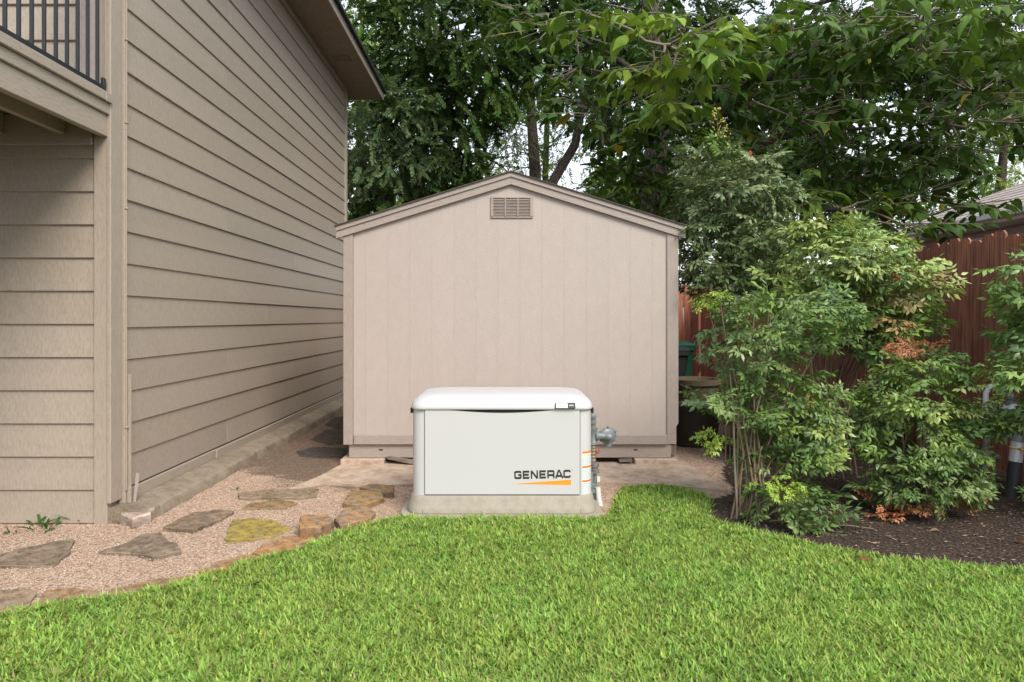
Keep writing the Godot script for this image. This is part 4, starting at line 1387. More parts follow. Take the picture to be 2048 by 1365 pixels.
# nandina's compound leaf: a stalk with paired side stalks of slender leaflets, lying along +y, upper side +z
func frond(seed_: int) -> ArrayMesh:
	var lf := flat_arrays(leaf_shape([Vector2(0, 0), Vector2(0.18, 0.25), Vector2(0.21, 0.45), Vector2(0, 1.0)], 0.22, -0.25, lin(1, 1, 1), 1))
	rng.seed = seed_
	var st := new_st()
	st.set_smooth_group(1)
	var stalk := lin(0.55, 0.42, 0.28)
	var droop := rf(0.25, 0.6)
	var pos := func(t: float) -> Vector3: return Vector3(0, t * (1.0 - 0.12 * droop * t), -droop * 0.34 * t * t)
	st.set_color(stalk)
	tube(st, [pos.call(0.0), pos.call(0.35), pos.call(0.7), pos.call(1.0)], [0.008, 0.007, 0.005, 0.003], 3, false)
	var nodes := [[0.30, 0.42, 7], [0.55, 0.36, 7], [0.78, 0.26, 5]]
	for nd in nodes:
		for s in [-1.0, 1.0]:
			var base: Vector3 = pos.call(nd[0])
			var dir := Vector3(s * rf(0.75, 1.0), rf(0.35, 0.8), rf(-0.5, 0.4)).normalized()
			var ln: float = float(nd[1]) * rf(0.85, 1.15)
			var tip: Vector3 = base + dir * ln + Vector3(0, 0, -0.05 * ln)
			st.set_color(stalk)
			st.set_smooth_group(1)
			tube(st, [base, tip], [0.005, 0.003], 3, false)
			for k in nd[2]:
				var t := 1.0 - floorf((k + 1) / 2.0) * 0.27
				var sp := 0.0 if k == 0 else (1.0 if k % 2 else -1.0)
				var ld := (dir + Vector3(-dir.y, dir.x, 0) * sp * rf(0.5, 1.2) + Vector3(0, 0, rf(-0.9, 0.35))).normalized()
				st.set_smooth_group(4)
				var g := rf(0.8, 1.2)
				paste(st, lf, Transform3D(frame_for(ld, Vector3(rf(-0.9, 0.9), rf(-0.9, 0.9), 1), rf(0.14, 0.205)), base.lerp(tip, maxf(t, 0.15))), Color(g, g, g))
	for k in 5:
		var t := 1.0 - 0.13 * ((k + 1) / 2)
		var sp := 0.0 if k == 0 else (1.0 if k % 2 else -1.0)
		var ld := Vector3(sp * rf(0.7, 1.0), 0.7 if sp != 0.0 else 1.0, rf(-0.5, -0.1))
		var g := rf(0.85, 1.2)
		paste(st, lf, Transform3D(frame_for(ld, Vector3(rf(-0.6, 0.6), rf(-0.6, 0.6), 1), rf(0.14, 0.205)), pos.call(t)), Color(g, g, g))
	return mesh_of(st)

var fronds := []
var frond_mats := {}

func frond_mat(c: Color) -> StandardMaterial3D:
	var key := c.to_html()
	if not frond_mats.has(key):
		var m: StandardMaterial3D = M.nandina_leaf.duplicate()
		m.albedo_color = c.linear_to_srgb()
		frond_mats[key] = m
	return frond_mats[key]

# base: ground point; blobs: [centre, radii, how many fronds, tints]; canes rise from the base to the blobs
func shrub(label: String, base: Vector3, spread: float, blobs: Array, size: float, seed_: int, n_canes: int) -> Node3D:
	rng.seed = seed_
	var s := thing("nandina_shrub", label, "shrub", base, "nandina shrubs in the bed")
	var ends := []
	for b in blobs:
		var c: Vector3 = b[0] - base
		var r: Vector3 = b[1]
		for i in b[2]:
			var d := Vector3(rf(-1, 1), rf(-1, 1), rf(-1, 1))
			while d.length() > 1.0 or d.length() < 0.05: d = Vector3(rf(-1, 1), rf(-1, 1), rf(-1, 1))
			d = d.normalized() * pow(d.length(), 0.45)
			var p := c + d * r
			if p.y < 0.06: p.y = 0.06 + rf(0, 0.1)
			if p.x + base.x < 1.74 and p.z + base.z < -6.1: p.x = 1.74 - base.x + rf(0, 0.2)
			var flat := Vector3(p.x - c.x * 0.7, 0, p.z - c.z * 0.7)
			var out := (flat.normalized() + Vector3(rf(-0.8, 0.8), rf(-0.6, 0.6), rf(-0.8, 0.8))).normalized()
			if d.y > 0.6: out = (out + Vector3(0, 0.35, 0)).normalized()
			var up := (Vector3(0, 0.75, 0) + d * 0.7 + rv(0.5)).normalized()
			var sz: float = size * rf(0.75, 1.2) * (float(b[4]) if b.size() > 4 else 1.0)
			var o := put_mesh("leaf", fronds[rng.randi() % fronds.size()], frond_mat(b[3][rng.randi() % b[3].size()]), s)
			o.transform = Transform3D(frame_for(out, up, sz), p - out * sz * 0.5)
			ends.append(p - out * sz * 0.5)
	for i in n_canes:
		var e: Vector3 = ends[rng.randi() % ends.size()]
		var a := rf(0, TAU)
		var b0 := Vector3(cos(a), 0, sin(a)) * spread * sqrt(rng.randf())
		var st := new_st()
		var mid := b0.lerp(Vector3(e.x * 0.45, e.y * 0.6, e.z * 0.45), 0.9) + rv(0.02)
		tube(st, [b0 - Vector3(0, 0.03, 0), b0.lerp(mid, 0.5) + rv(0.012), mid, mid.lerp(e, 0.6) + rv(0.02), e], [0.0072, 0.0068, 0.006, 0.005, 0.003], 6, false)
		var t := rf(0.7, 1.5)
		put("cane", st, [M.cane, M.cane, M.twig][rng.randi() % 3], s)
	return s

func panicle(parent: Node3D, where: Vector3, h: float, c: Color, seed_: int) -> void:
	rng.seed = seed_
	var st := new_st()
	var ball := flat_arrays(small_rock(9))
	rng.seed = seed_
	st.set_color(lin(0.25, 0.17, 0.08))
	tube(st, [Vector3.ZERO, Vector3(0.01, h * 0.5, 0), Vector3(0, h, 0)], [0.003, 0.0025, 0.0015], 4, false)
	for i in 26:
		var t := rf(0.25, 1.0)
		var a := rf(0, TAU)
		var b := Vector3(0, h * t, 0)
		var e := b + Vector3(cos(a), rf(0.3, 0.9), sin(a)) * h * 0.34 * (1.15 - t)
		st.set_color(lin(0.25, 0.17, 0.08))
		st.set_smooth_group(1)
		tube(st, [b, e], [0.0015, 0.001], 3, false)
		for k in 5:
			st.set_smooth_group(-1)
			paste(st, ball, Transform3D(Basis.from_scale(Vector3.ONE * rf(0.004, 0.0065)), b.lerp(e, rf(0.5, 1.05)) + rv(0.006)), c * rf(0.7, 1.2))
	put("flower_spray", st, M.chip, parent, where)

func build_shrubs() -> void:
	for i in 6: fronds.append(frond(800 + i))
	var deep := [lin(0.132, 0.222, 0.061), lin(0.163, 0.253, 0.071), lin(0.107, 0.181, 0.058), lin(0.203, 0.284, 0.095)]
	var sheen := [lin(0.246, 0.312, 0.142), lin(0.182, 0.255, 0.106), lin(0.285, 0.340, 0.177), lin(0.142, 0.213, 0.089)]
	var mid := [lin(0.193, 0.310, 0.065), lin(0.152, 0.261, 0.061), lin(0.254, 0.372, 0.082), lin(0.163, 0.266, 0.074)]
	var lime := [lin(0.327, 0.430, 0.112), lin(0.258, 0.378, 0.104), lin(0.378, 0.456, 0.152), lin(0.215, 0.335, 0.104)]
	var bronze := [lin(0.310, 0.258, 0.096), lin(0.344, 0.224, 0.096), lin(0.241, 0.310, 0.088)]
	var red := [lin(0.52, 0.155, 0.07), lin(0.46, 0.19, 0.085), lin(0.56, 0.24, 0.12)]
	var fresh := [lin(0.344, 0.464, 0.064), lin(0.275, 0.421, 0.064)]
	# tall shrub behind the shed's right corner
	var z := 6.45
	var s := shrub("tallest nandina shrub, dark glossy tiers topped by a flower spray, against the shed's right edge", Vector3(2.2, 0, -z), 0.16, [
		[at(1465, 395, z), Vector3(0.56, 0.22, 0.5), 80, sheen], [at(1460, 470, z), Vector3(0.52, 0.26, 0.5), 74, sheen], [at(1440, 540, z), Vector3(0.42, 0.24, 0.45), 66, sheen],
		[at(1465, 330, z), Vector3(0.50, 0.16, 0.4), 40, sheen], [at(1435, 300, z), Vector3(0.16, 0.1, 0.2), 5, mid]], 0.34, 810, 16)
	panicle(s, at(1434, 315, z) - s.position, 0.46, lin(0.55, 0.46, 0.13), 811)
	panicle(s, at(1500, 330, z) - s.position, 0.12, lin(0.45, 0.08, 0.05), 812)
	# near left clump by the lawn's tip
	z = 4.75
	var b := Vector3(1.62, 0, -4.55)
	s = shrub("large leafy nandina shrub with many bare canes at its foot, nearest the lawn's tip", b, 0.15, [
		[at(1570, 640, z), Vector3(0.46, 0.22, 0.42), 68, deep + mid], [at(1500, 690, z), Vector3(0.30, 0.22, 0.35), 34, deep], [at(1560, 790, z), Vector3(0.40, 0.24, 0.36), 54, deep + mid],
		[at(1580, 890, z - 0.1), Vector3(0.28, 0.20, 0.3), 38, mid + deep], [at(1625, 860, z - 0.1), Vector3(0.2, 0.2, 0.25), 16, lime], [at(1590, 1010, 4.4), Vector3(0.30, 0.13, 0.2), 30, deep],
		[at(1430, 790, z), Vector3(0.16, 0.12, 0.25), 12, deep], [at(1440, 600, z), Vector3(0.18, 0.05, 0.2), 12, fresh, 0.6], [at(1430, 875, z), Vector3(0.14, 0.05, 0.15), 9, fresh, 0.6], [at(1560, 975, 4.3), Vector3(0.2, 0.08, 0.1), 14, fresh, 0.5], [at(1510, 880, 4.5), Vector3(0.2, 0.22, 0.2), 13, deep]], 0.255, 820, 30)
	panicle(s, at(1440, 745, z) - s.position, 0.16, lin(0.40, 0.20, 0.07), 821)
	panicle(s, at(1620, 830, z - 0.2) - s.position, 0.15, lin(0.46, 0.42, 0.09), 822)
	# wide yellow-green one behind it
	z = 5.75
	s = shrub("wide yellow-green nandina shrub arching before the fence, behind the other shrubs", Vector3(2.75, 0, -5.9), 0.3, [
		[at(1680, 515, z), Vector3(0.52, 0.24, 0.5), 78, lime + lime + deep], [at(1775, 560, z), Vector3(0.38, 0.20, 0.45), 54, lime + bronze], [at(1630, 580, z), Vector3(0.46, 0.22, 0.5), 58, deep + lime],
		[at(1760, 640, z), Vector3(0.42, 0.16, 0.4), 44, mid + bronze], [at(1690, 670, z), Vector3(0.5, 0.14, 0.4), 34, deep], [at(1650, 465, z), Vector3(0.34, 0.1, 0.3), 20, lime]], 0.33, 830, 26)
	panicle(s, at(1790, 580, z - 0.4) - s.position, 0.16, lin(0.55, 0.16, 0.06), 831)
	panicle(s, at(1640, 470, z) - s.position, 0.16, lin(0.50, 0.36, 0.12), 832)
	# right front clump with red tips
	z = 4.75
	s = shrub("rounded nandina shrub with coppery red new tips at its top and foot", Vector3(2.86, 0, -4.75), 0.2, [
		[at(1835, 790, z), Vector3(0.36, 0.18, 0.34), 62, mid + lime], [at(1830, 870, z), Vector3(0.40, 0.20, 0.36), 68, mid + deep], [at(1845, 960, z - 0.1), Vector3(0.40, 0.18, 0.3), 70, deep],
		[at(1850, 730, z), Vector3(0.26, 0.1, 0.22), 22, mid], [at(1950, 830, z), Vector3(0.12, 0.14, 0.2), 14, mid + lime], [at(1835, 695, z), Vector3(0.22, 0.06, 0.2), 24, red, 0.5], [at(1800, 1035, 4.5), Vector3(0.2, 0.06, 0.1), 11, red, 0.5], [at(1930, 1020, 4.5), Vector3(0.16, 0.08, 0.12), 9, red, 0.5], [at(1730, 990, z), Vector3(0.1, 0.06, 0.1), 6, red, 0.5]], 0.245, 840, 28)
	# right edge
	z = 4.3
	s = shrub("feathery nandina shrub reaching in from the photo's right edge before the fence", Vector3(3.72, 0, -4.35), 0.16, [
		[at(2075, 555, z), Vector3(0.17, 0.20, 0.3), 26, mid], [at(2095, 680, z), Vector3(0.20, 0.18, 0.3), 26, mid + deep], [at(2100, 770, z), Vector3(0.18, 0.16, 0.25), 16, deep], [at(2040, 745, z), Vector3(0.12, 0.08, 0.2), 12, mid + lime], [at(2030, 840, z + 0.3), Vector3(0.14, 0.08, 0.15), 12, deep]], 0.28, 850, 9)
	# low ones in the shade
	s = shrub("low dark nandina growing in the shade between the larger shrubs", Vector3(2.75, 0, -6.5), 0.25, [
		[Vector3(2.75, 0.45, -6.4), Vector3(0.6, 0.3, 0.35), 66, deep], [Vector3(2.45, 0.75, -6.2), Vector3(0.3, 0.15, 0.3), 14, mid]], 0.28, 860, 14)
	s = shrub("small nandina seedling at the foot of the black riser pipe", Vector3(3.72, 0, -4.75), 0.04, [[Vector3(3.75, 0.16, -4.7), Vector3(0.1, 0.08, 0.1), 6, lime]], 0.2, 870, 3)

# ---- trees
# scatter copies of a leaf or spray inside clumps [centre, radii, count, tint]
func scatter(clumps: Array, size: Vector2, hang: float) -> Array:
	var w := []
	var c := []
	for k in clumps:
		for i in k[2]:
			var d := Vector3(rf(-1, 1), rf(-1, 1), rf(-1, 1))
			while d.length() > 1.0 or d.length() < 0.05: d = Vector3(rf(-1, 1), rf(-1, 1), rf(-1, 1))
			d = d.normalized() * pow(d.length(), 0.5)
			var p: Vector3 = k[0] + d * k[1]
			var y := (d + rv(0.8) + Vector3(0, -hang, 0)).normalized()
			var s := rf(size.x, size.y)
			w.append(Transform3D(frame_for(y, (Vector3.UP + rv(0.7)).normalized(), s), p))
			var t := rf(0.65, 1.35)
			var tint: Color = k[3]
			c.append(Color(tint.r * t * rf(0.9, 1.15), tint.g * t, tint.b * t))
	return [w, c]

func spray(seed_: int, n: int, halves: Array, size: float) -> ArrayMesh:
	var lf := flat_arrays(leaf_shape(halves, 0.25, -0.2, lin(1, 1, 1), 3))
	rng.seed = seed_
	var st := new_st()
	st.set_color(lin(1.6, 0.9, 1.2))
	tube(st, [Vector3.ZERO, Vector3(0.02, 0.5, 0.02), Vector3(0, 1, -0.1)], [0.012, 0.009, 0.004], 3, false)
	for i in n:
		var t := (i + 0.6) / n
		var s := 1.0 if i % 2 else -1.0
		var d := Vector3(s * rf(0.6, 1.0), rf(0.3, 0.9), rf(-0.5, 0.15))
		st.set_smooth_group(5)
		var g := rf(0.75, 1.25)
		paste(st, lf, Transform3D(frame_for(d, Vector3(rf(-0.5, 0.5), rf(-0.5, 0.5), 1), size * rf(0.75, 1.2)), Vector3(rf(-0.02, 0.02), t, -0.1 * t * t)), Color(g, g, g))
	return mesh_of(st)

func limb(st: SurfaceTool, a: Vector3, b: Vector3, r0: float, r1: float, wob: float, n := 7, seg := 5) -> Array:
	var p := []
	var r := []
	for i in seg + 1:
		var t := float(i) / seg
		p.append(a.lerp(b, t) + (rv(wob) if i > 0 and i < seg else Vector3.ZERO))
		r.append(lerpf(r0, r1, t))
	tube(st, p, r, n, false)
	return p

func tree(called: String, label: String, path: Array, radii: Array, clumps: Array, mesh_: ArrayMesh, size: Vector2, hang: float, seed_: int, m: Material, limbs := true) -> Node3D:
	rng.seed = seed_
	var base: Vector3 = path[0]
	var t := thing(called, label, "tree", Vector3(base.x, 0, base.z))
	var st := new_st()
	var loc := []
	for p in path: loc.append(p - t.position)
	tube(st, loc, radii, 12, false)
	put("trunk", st, M.bark, t)
	var cl := []
	for k in clumps: cl.append([k[0] - t.position, k[1], k[2], k[3]])
	if limbs:
		var bs := new_st()
		for k in cl:
			var best: Vector3 = loc[0]
			var dist := 1e9
			for i in range(1, loc.size()):
				for q in [loc[i], (loc[i] + loc[i - 1]) / 2.0]:
					var dd: float = (q - k[0]).length() + maxf(0.0, q.y - k[0].y) * 1.5
					if dd < dist:
						dist = dd
						best = q
			var pts := limb(bs, best, k[0], clampf(0.014 * (k[0] - best).length(), 0.02, 0.08), 0.012, 0.12)
			for i in 5:
				limb(bs, pts[2 + i % 4], k[0] + Vector3(rf(-1, 1), rf(-0.8, 0.8), rf(-1, 1)) * k[1] * 0.9, 0.014, 0.004, 0.06, 5, 4)
		put("branches", bs, M.bark, t)
	var sc := scatter(cl, size, hang)
	multi("crown", mesh_, m, sc[0], sc[1], t)
	return t

func build_trees() -> void:
	var oval := [Vector2(0, 0), Vector2(0.22, 0.2), Vector2(0.30, 0.45), Vector2(0.2, 0.75), Vector2(0, 1.05)]
	var slim := [Vector2(0, 0), Vector2(0.2, 0.35), Vector2(0, 1.0)]
	var sp1 := spray(900, 30, oval, 0.165)
	var sp2 := spray(901, 16, slim, 0.24)
	var sp3 := spray(902, 20, slim, 0.17)
	var dark := lin(0.042, 0.085, 0.018)
	var mid := lin(0.078, 0.15, 0.028)
	var light := lin(0.16, 0.27, 0.045)
	var grey_g := lin(0.14, 0.225, 0.10)
	var yell := lin(0.30, 0.43, 0.065)
	# left: dark tree close behind house and shed
	var z := 14.0
	var c := []
	for q in [[760, 280, 1.1, 0.9, 230, grey_g], [850, 330, 1.0, 0.8, 170, grey_g], [740, 380, 0.9, 0.8, 150, dark], [880, 240, 1.1, 0.8, 190, dark], [830, 160, 1.2, 0.9, 220, dark], [780, 60, 1.2, 0.9, 190, mid], [900, 60, 1.4, 0.9, 250, dark], [960, 150, 1.0, 0.7, 150, mid], [900, 380, 0.9, 0.5, 110, mid], [820, 410, 1.0, 0.5, 110, mid], [720, 440, 0.8, 0.6, 90, dark], [930, 320, 0.4, 0.4, 30, dark], [1010, 60, 1.1, 0.7, 150, dark], [1090, 110, 0.9, 0.6, 110, dark], [870, 150, 1.2, 0.9, 150, dark], [800, 300, 1.2, 0.8, 150, grey_g], [920, 200, 0.9, 0.6, 90, mid], [830, -60, 1.6, 0.9, 220, dark], [1020, -60, 1.5, 0.8, 200, dark]]:
		c.append([at(q[0], q[1], z + rf(-1.2, 1.2)), Vector3(q[2], q[3], 1.2), q[4], q[5]])
	tree("dark_tree", "dense dark small-leaved tree between the house eave and the shed's left roof slope", [Vector3(at(842, 500, z).x, 0, -z), at(842, 420, z), at(838, 300, z), at(850, 150, z), at(900, 0, z)], [0.13, 0.11, 0.09, 0.07, 0.04], c, sp1, Vector2(0.34, 0.52), 0.5, 910, M.small_leaf)
	# slim trunk tree just behind the house corner
	z = 13.0
	c = []
	for q in [[720, 330, 0.7, 0.5, 90, grey_g], [790, 215, 0.8, 0.4, 100, grey_g], [830, 300, 0.6, 0.25, 70, grey_g], [850, 335, 0.5, 0.12, 50, lin(0.09, 0.16, 0.07)], [720, 230, 0.6, 0.5, 80, mid]]:
		c.append([at(q[0], q[1], z + rf(-0.6, 0.6)), Vector3(q[2], q[3], 0.7), q[4], q[5]])
	tree("slim_tree", "slim pale-trunked tree with grey-green layered leaves beside the house's far corner", [Vector3(at(765, 500, z).x, 0, -z), at(766, 420, z), at(766, 330, z), at(762, 250, z), at(740, 180, z)], [0.05, 0.045, 0.04, 0.035, 0.02], c, sp2, Vector2(0.28, 0.42), 0.3, 920, M.small_leaf)
	# sunlit tree farther off on the left
	z = 22.0
	c = []
	for q in [[715, 60, 1.6, 1.8, 230, yell], [760, 160, 1.5, 1.3, 200, light], [730, 260, 1.4, 1.4, 170, light], [800, 80, 1.3, 1.2, 130, light], [880, 380, 1.5, 0.9, 160, light], [960, 390, 1.2, 0.5, 110, yell], [760, 420, 1.8, 0.7, 160, mid], [690, -40, 1.8, 1.2, 130, yell]]:
		c.append([at(q[0], q[1], z + rf(-1.5, 1.5)), Vector3(q[2], q[3], 1.6), q[4], q[5]])
	tree("sunlit_tree", "yellow-green sunlit tree farther back beside the house eave", [Vector3(at(720, 500, z).x, 0, -z), at(722, 380, z), at(720, 200, z), at(725, 20, z)], [0.2, 0.17, 0.13, 0.06], c, sp2, Vector2(0.42, 0.65), 0.2, 930, M.small_leaf)
	# fine-leaved open trees in the middle, sky between
	z = 19.0
	c = []
	for q in [[1040, 240, 1.0, 0.7, 95, mid], [1030, 310, 0.8, 0.6, 75, light], [990, 250, 0.7, 0.4, 40, mid], [1140, 320, 0.5, 0.4, 26, light], [1110, 290, 0.5, 0.6, 10, light], [985, 335, 0.6, 0.25, 26, light], [1090, 160, 1.3, 0.7, 170, dark], [1010, 180, 1.2, 0.6, 120, mid], [1150, 250, 0.4, 0.5, 8, light], [1080, 60, 1.6, 0.9, 150, dark]]:
		c.append([at(q[0], q[1], z + rf(-1, 1)), Vector3(q[2], q[3], 1.2), q[4], q[5]])
	tree("twin_trunk_tree", "open fine-leaved tree with sky between its trunks above the shed's ridge", [Vector3(at(1072, 500, z).x, 0, -z), at(1070, 340, z), at(1064, 250, z), at(1060, 150, z), at(1040, 20, z)], [0.19, 0.165, 0.14, 0.11, 0.05], c, sp3, Vector2(0.4, 0.6), 0.7, 940, M.small_leaf)
	z = 20.0
	c = []
	for q in [[1120, 200, 0.7, 0.4, 30, mid], [1095, 310, 0.4, 0.4, 12, light], [1180, 190, 0.6, 0.3, 26, mid], [1130, 120, 1.3, 0.8, 130, mid]]:
		c.append([at(q[0], q[1], z + rf(-1, 1)), Vector3(q[2], q[3], 1.0), q[4], q[5]])
	tree("thin_tree", "thin straight-trunked tree just right of the twin-trunk tree above the shed", [Vector3(at(1092, 500, z).x, 0, -z), at(1091, 340, z), at(1094, 250, z), at(1100, 120, z)], [0.11, 0.095, 0.08, 0.04], c, sp3, Vector2(0.5, 0.7), 0.7, 950, M.small_leaf)
	# leaning dark tree
	z = 13.5
	c = []
	for q in [[1240, 120, 0.9, 0.5, 120, dark], [1180, 60, 1.0, 0.5, 140, dark], [1300, 30, 1.2, 0.7, 170, dark], [1230, 230, 0.8, 0.4, 90, dark], [1130, -20, 1.3, 0.6, 160, dark], [1290, 210, 0.9, 0.7, 120, dark], [1100, 20, 1.0, 0.4, 110, mid]]:
		c.append([at(q[0], q[1], z + rf(-1, 1)), Vector3(q[2], q[3], 1.0), q[4], q[5]])
	tree("leaning_tree", "dark tree whose bare trunk leans right above the shed's right roof slope", [Vector3(at(1070, 500, z).x, 0, -z), at(1105, 365, z), at(1150, 290, z), at(1163, 220, z), at(1200, 120, z), at(1240, 20, z)], [0.12, 0.105, 0.09, 0.08, 0.06, 0.04], c, sp1, Vector2(0.32, 0.5), 0.6, 960, M.small_leaf)
	# sunlit trees beyond the neighbour's roof and a dark mass behind the big tree
	z = 24.0
	c = []
	for q in [[2000, 330, 1.6, 1.6, 260, yell], [2070, 380, 1.6, 1.0, 160, yell], [1900, 380, 1.4, 0.9, 130, light], [1960, 230, 1.5, 1.2, 150, light], [1830, 420, 1.5, 0.6, 110, light], [2080, 260, 1.4, 1.2, 150, yell]]:
		c.append([at(q[0], q[1], z + rf(-1.5, 1.5)), Vector3(q[2], q[3], 1.6), q[4], q[5]])
	tree("bright_tree", "bright yellow-green tree glowing beyond the neighbour's grey roof", [Vector3(at(2000, 500, z).x, 0, -z), at(2000, 400, z), at(2010, 280, z), at(1990, 160, z)], [0.2, 0.17, 0.12, 0.05], c, sp2, Vector2(0.45, 0.7), 0.2, 970, M.small_leaf)
	z = 16.5
	c = []
	for q in [[1400, 330, 1.3, 0.9, 230, dark], [1300, 420, 1.3, 0.6, 160, dark], [1400, 480, 1.5, 0.8, 200, dark], [1560, 420, 1.4, 0.9, 170, dark], [1450, 180, 1.5, 1.0, 250, dark], [1560, 270, 1.3, 0.9, 200, dark], [1350, 60, 1.4, 0.9, 180, dark], [1560, 80, 1.6, 0.9, 220, dark], [1700, 420, 1.2, 0.7, 120, mid], [1260, 360, 0.7, 0.45, 80, mid], [1235, 405, 0.7, 0.3, 60, light], [1500, 580, 1.6, 0.8, 140, dark], [1720, 100, 1.3, 0.7, 150, dark], [1850, 40, 1.4, 0.8, 170, dark], [1990, 50, 1.4, 0.9, 170, dark], [1890, 150, 0.8, 0.4, 60, dark], [2040, 170, 1.0, 0.7, 100, mid], [1700, 330, 1.2, 0.5, 100, dark], [1860, 330, 1.2, 0.4, 110, mid], [1800, 130, 1.2, 0.5, 130, dark], [1950, 130, 1.2, 0.6, 150, dark], [1770, 330, 1.0, 0.4, 90, dark], [1640, 180, 1.3, 0.8, 170, dark], [1640, 340, 1.2, 0.7, 140, dark]]:
		c.append([at(q[0], q[1], z + rf(-1.2, 1.2)), Vector3(q[2], q[3], 1.4), q[4], q[5]])
	tree("shade_tree", "dark shade tree filling the gaps behind the broad-leaved tree", [Vector3(at(1480, 500, z).x, 0, -z), at(1480, 400, z), at(1490, 250, z), at(1500, 60, z)], [0.24, 0.2, 0.15, 0.07], c, sp1, Vector2(0.4, 0.6), 0.5, 980, M.small_leaf)
	z = 25.0
	c = []
	for q in [[1300, 300, 1.8, 1.6, 190, dark], [1420, 200, 1.8, 1.6, 190, mid], [1400, 380, 1.8, 1.2, 170, dark], [1540, 140, 1.8, 1.4, 180, dark], [1560, 300, 1.8, 1.4, 180, mid], [1620, 420, 1.8, 1.0, 150, dark], [1680, 100, 1.6, 1.2, 150, dark], [1820, 100, 1.8, 1.2, 170, mid], [1950, 80, 1.8, 1.4, 170, dark], [1760, 350, 1.6, 0.9, 120, mid], [1260, 160, 1.6, 1.4, 150, dark], [1640, 230, 1.0, 0.9, 70, dark], [1240, 370, 1.0, 0.6, 60, mid], [1930, 220, 1.2, 0.9, 90, mid]]:
		c.append([at(q[0], q[1], z + rf(-1.5, 1.5)), Vector3(q[2], q[3], 1.6), q[4], q[5]])
	tree("far_tree", "farthest dark tree, seen only in gaps through the broad-leaved tree's crown", [Vector3(at(1540, 500, z).x, 0, -z), at(1540, 400, z), at(1550, 250, z), at(1560, 80, z)], [0.25, 0.2, 0.15, 0.07], c, sp2, Vector2(0.7, 1.05), 0.4, 985, M.small_leaf)
	build_broadleaf()

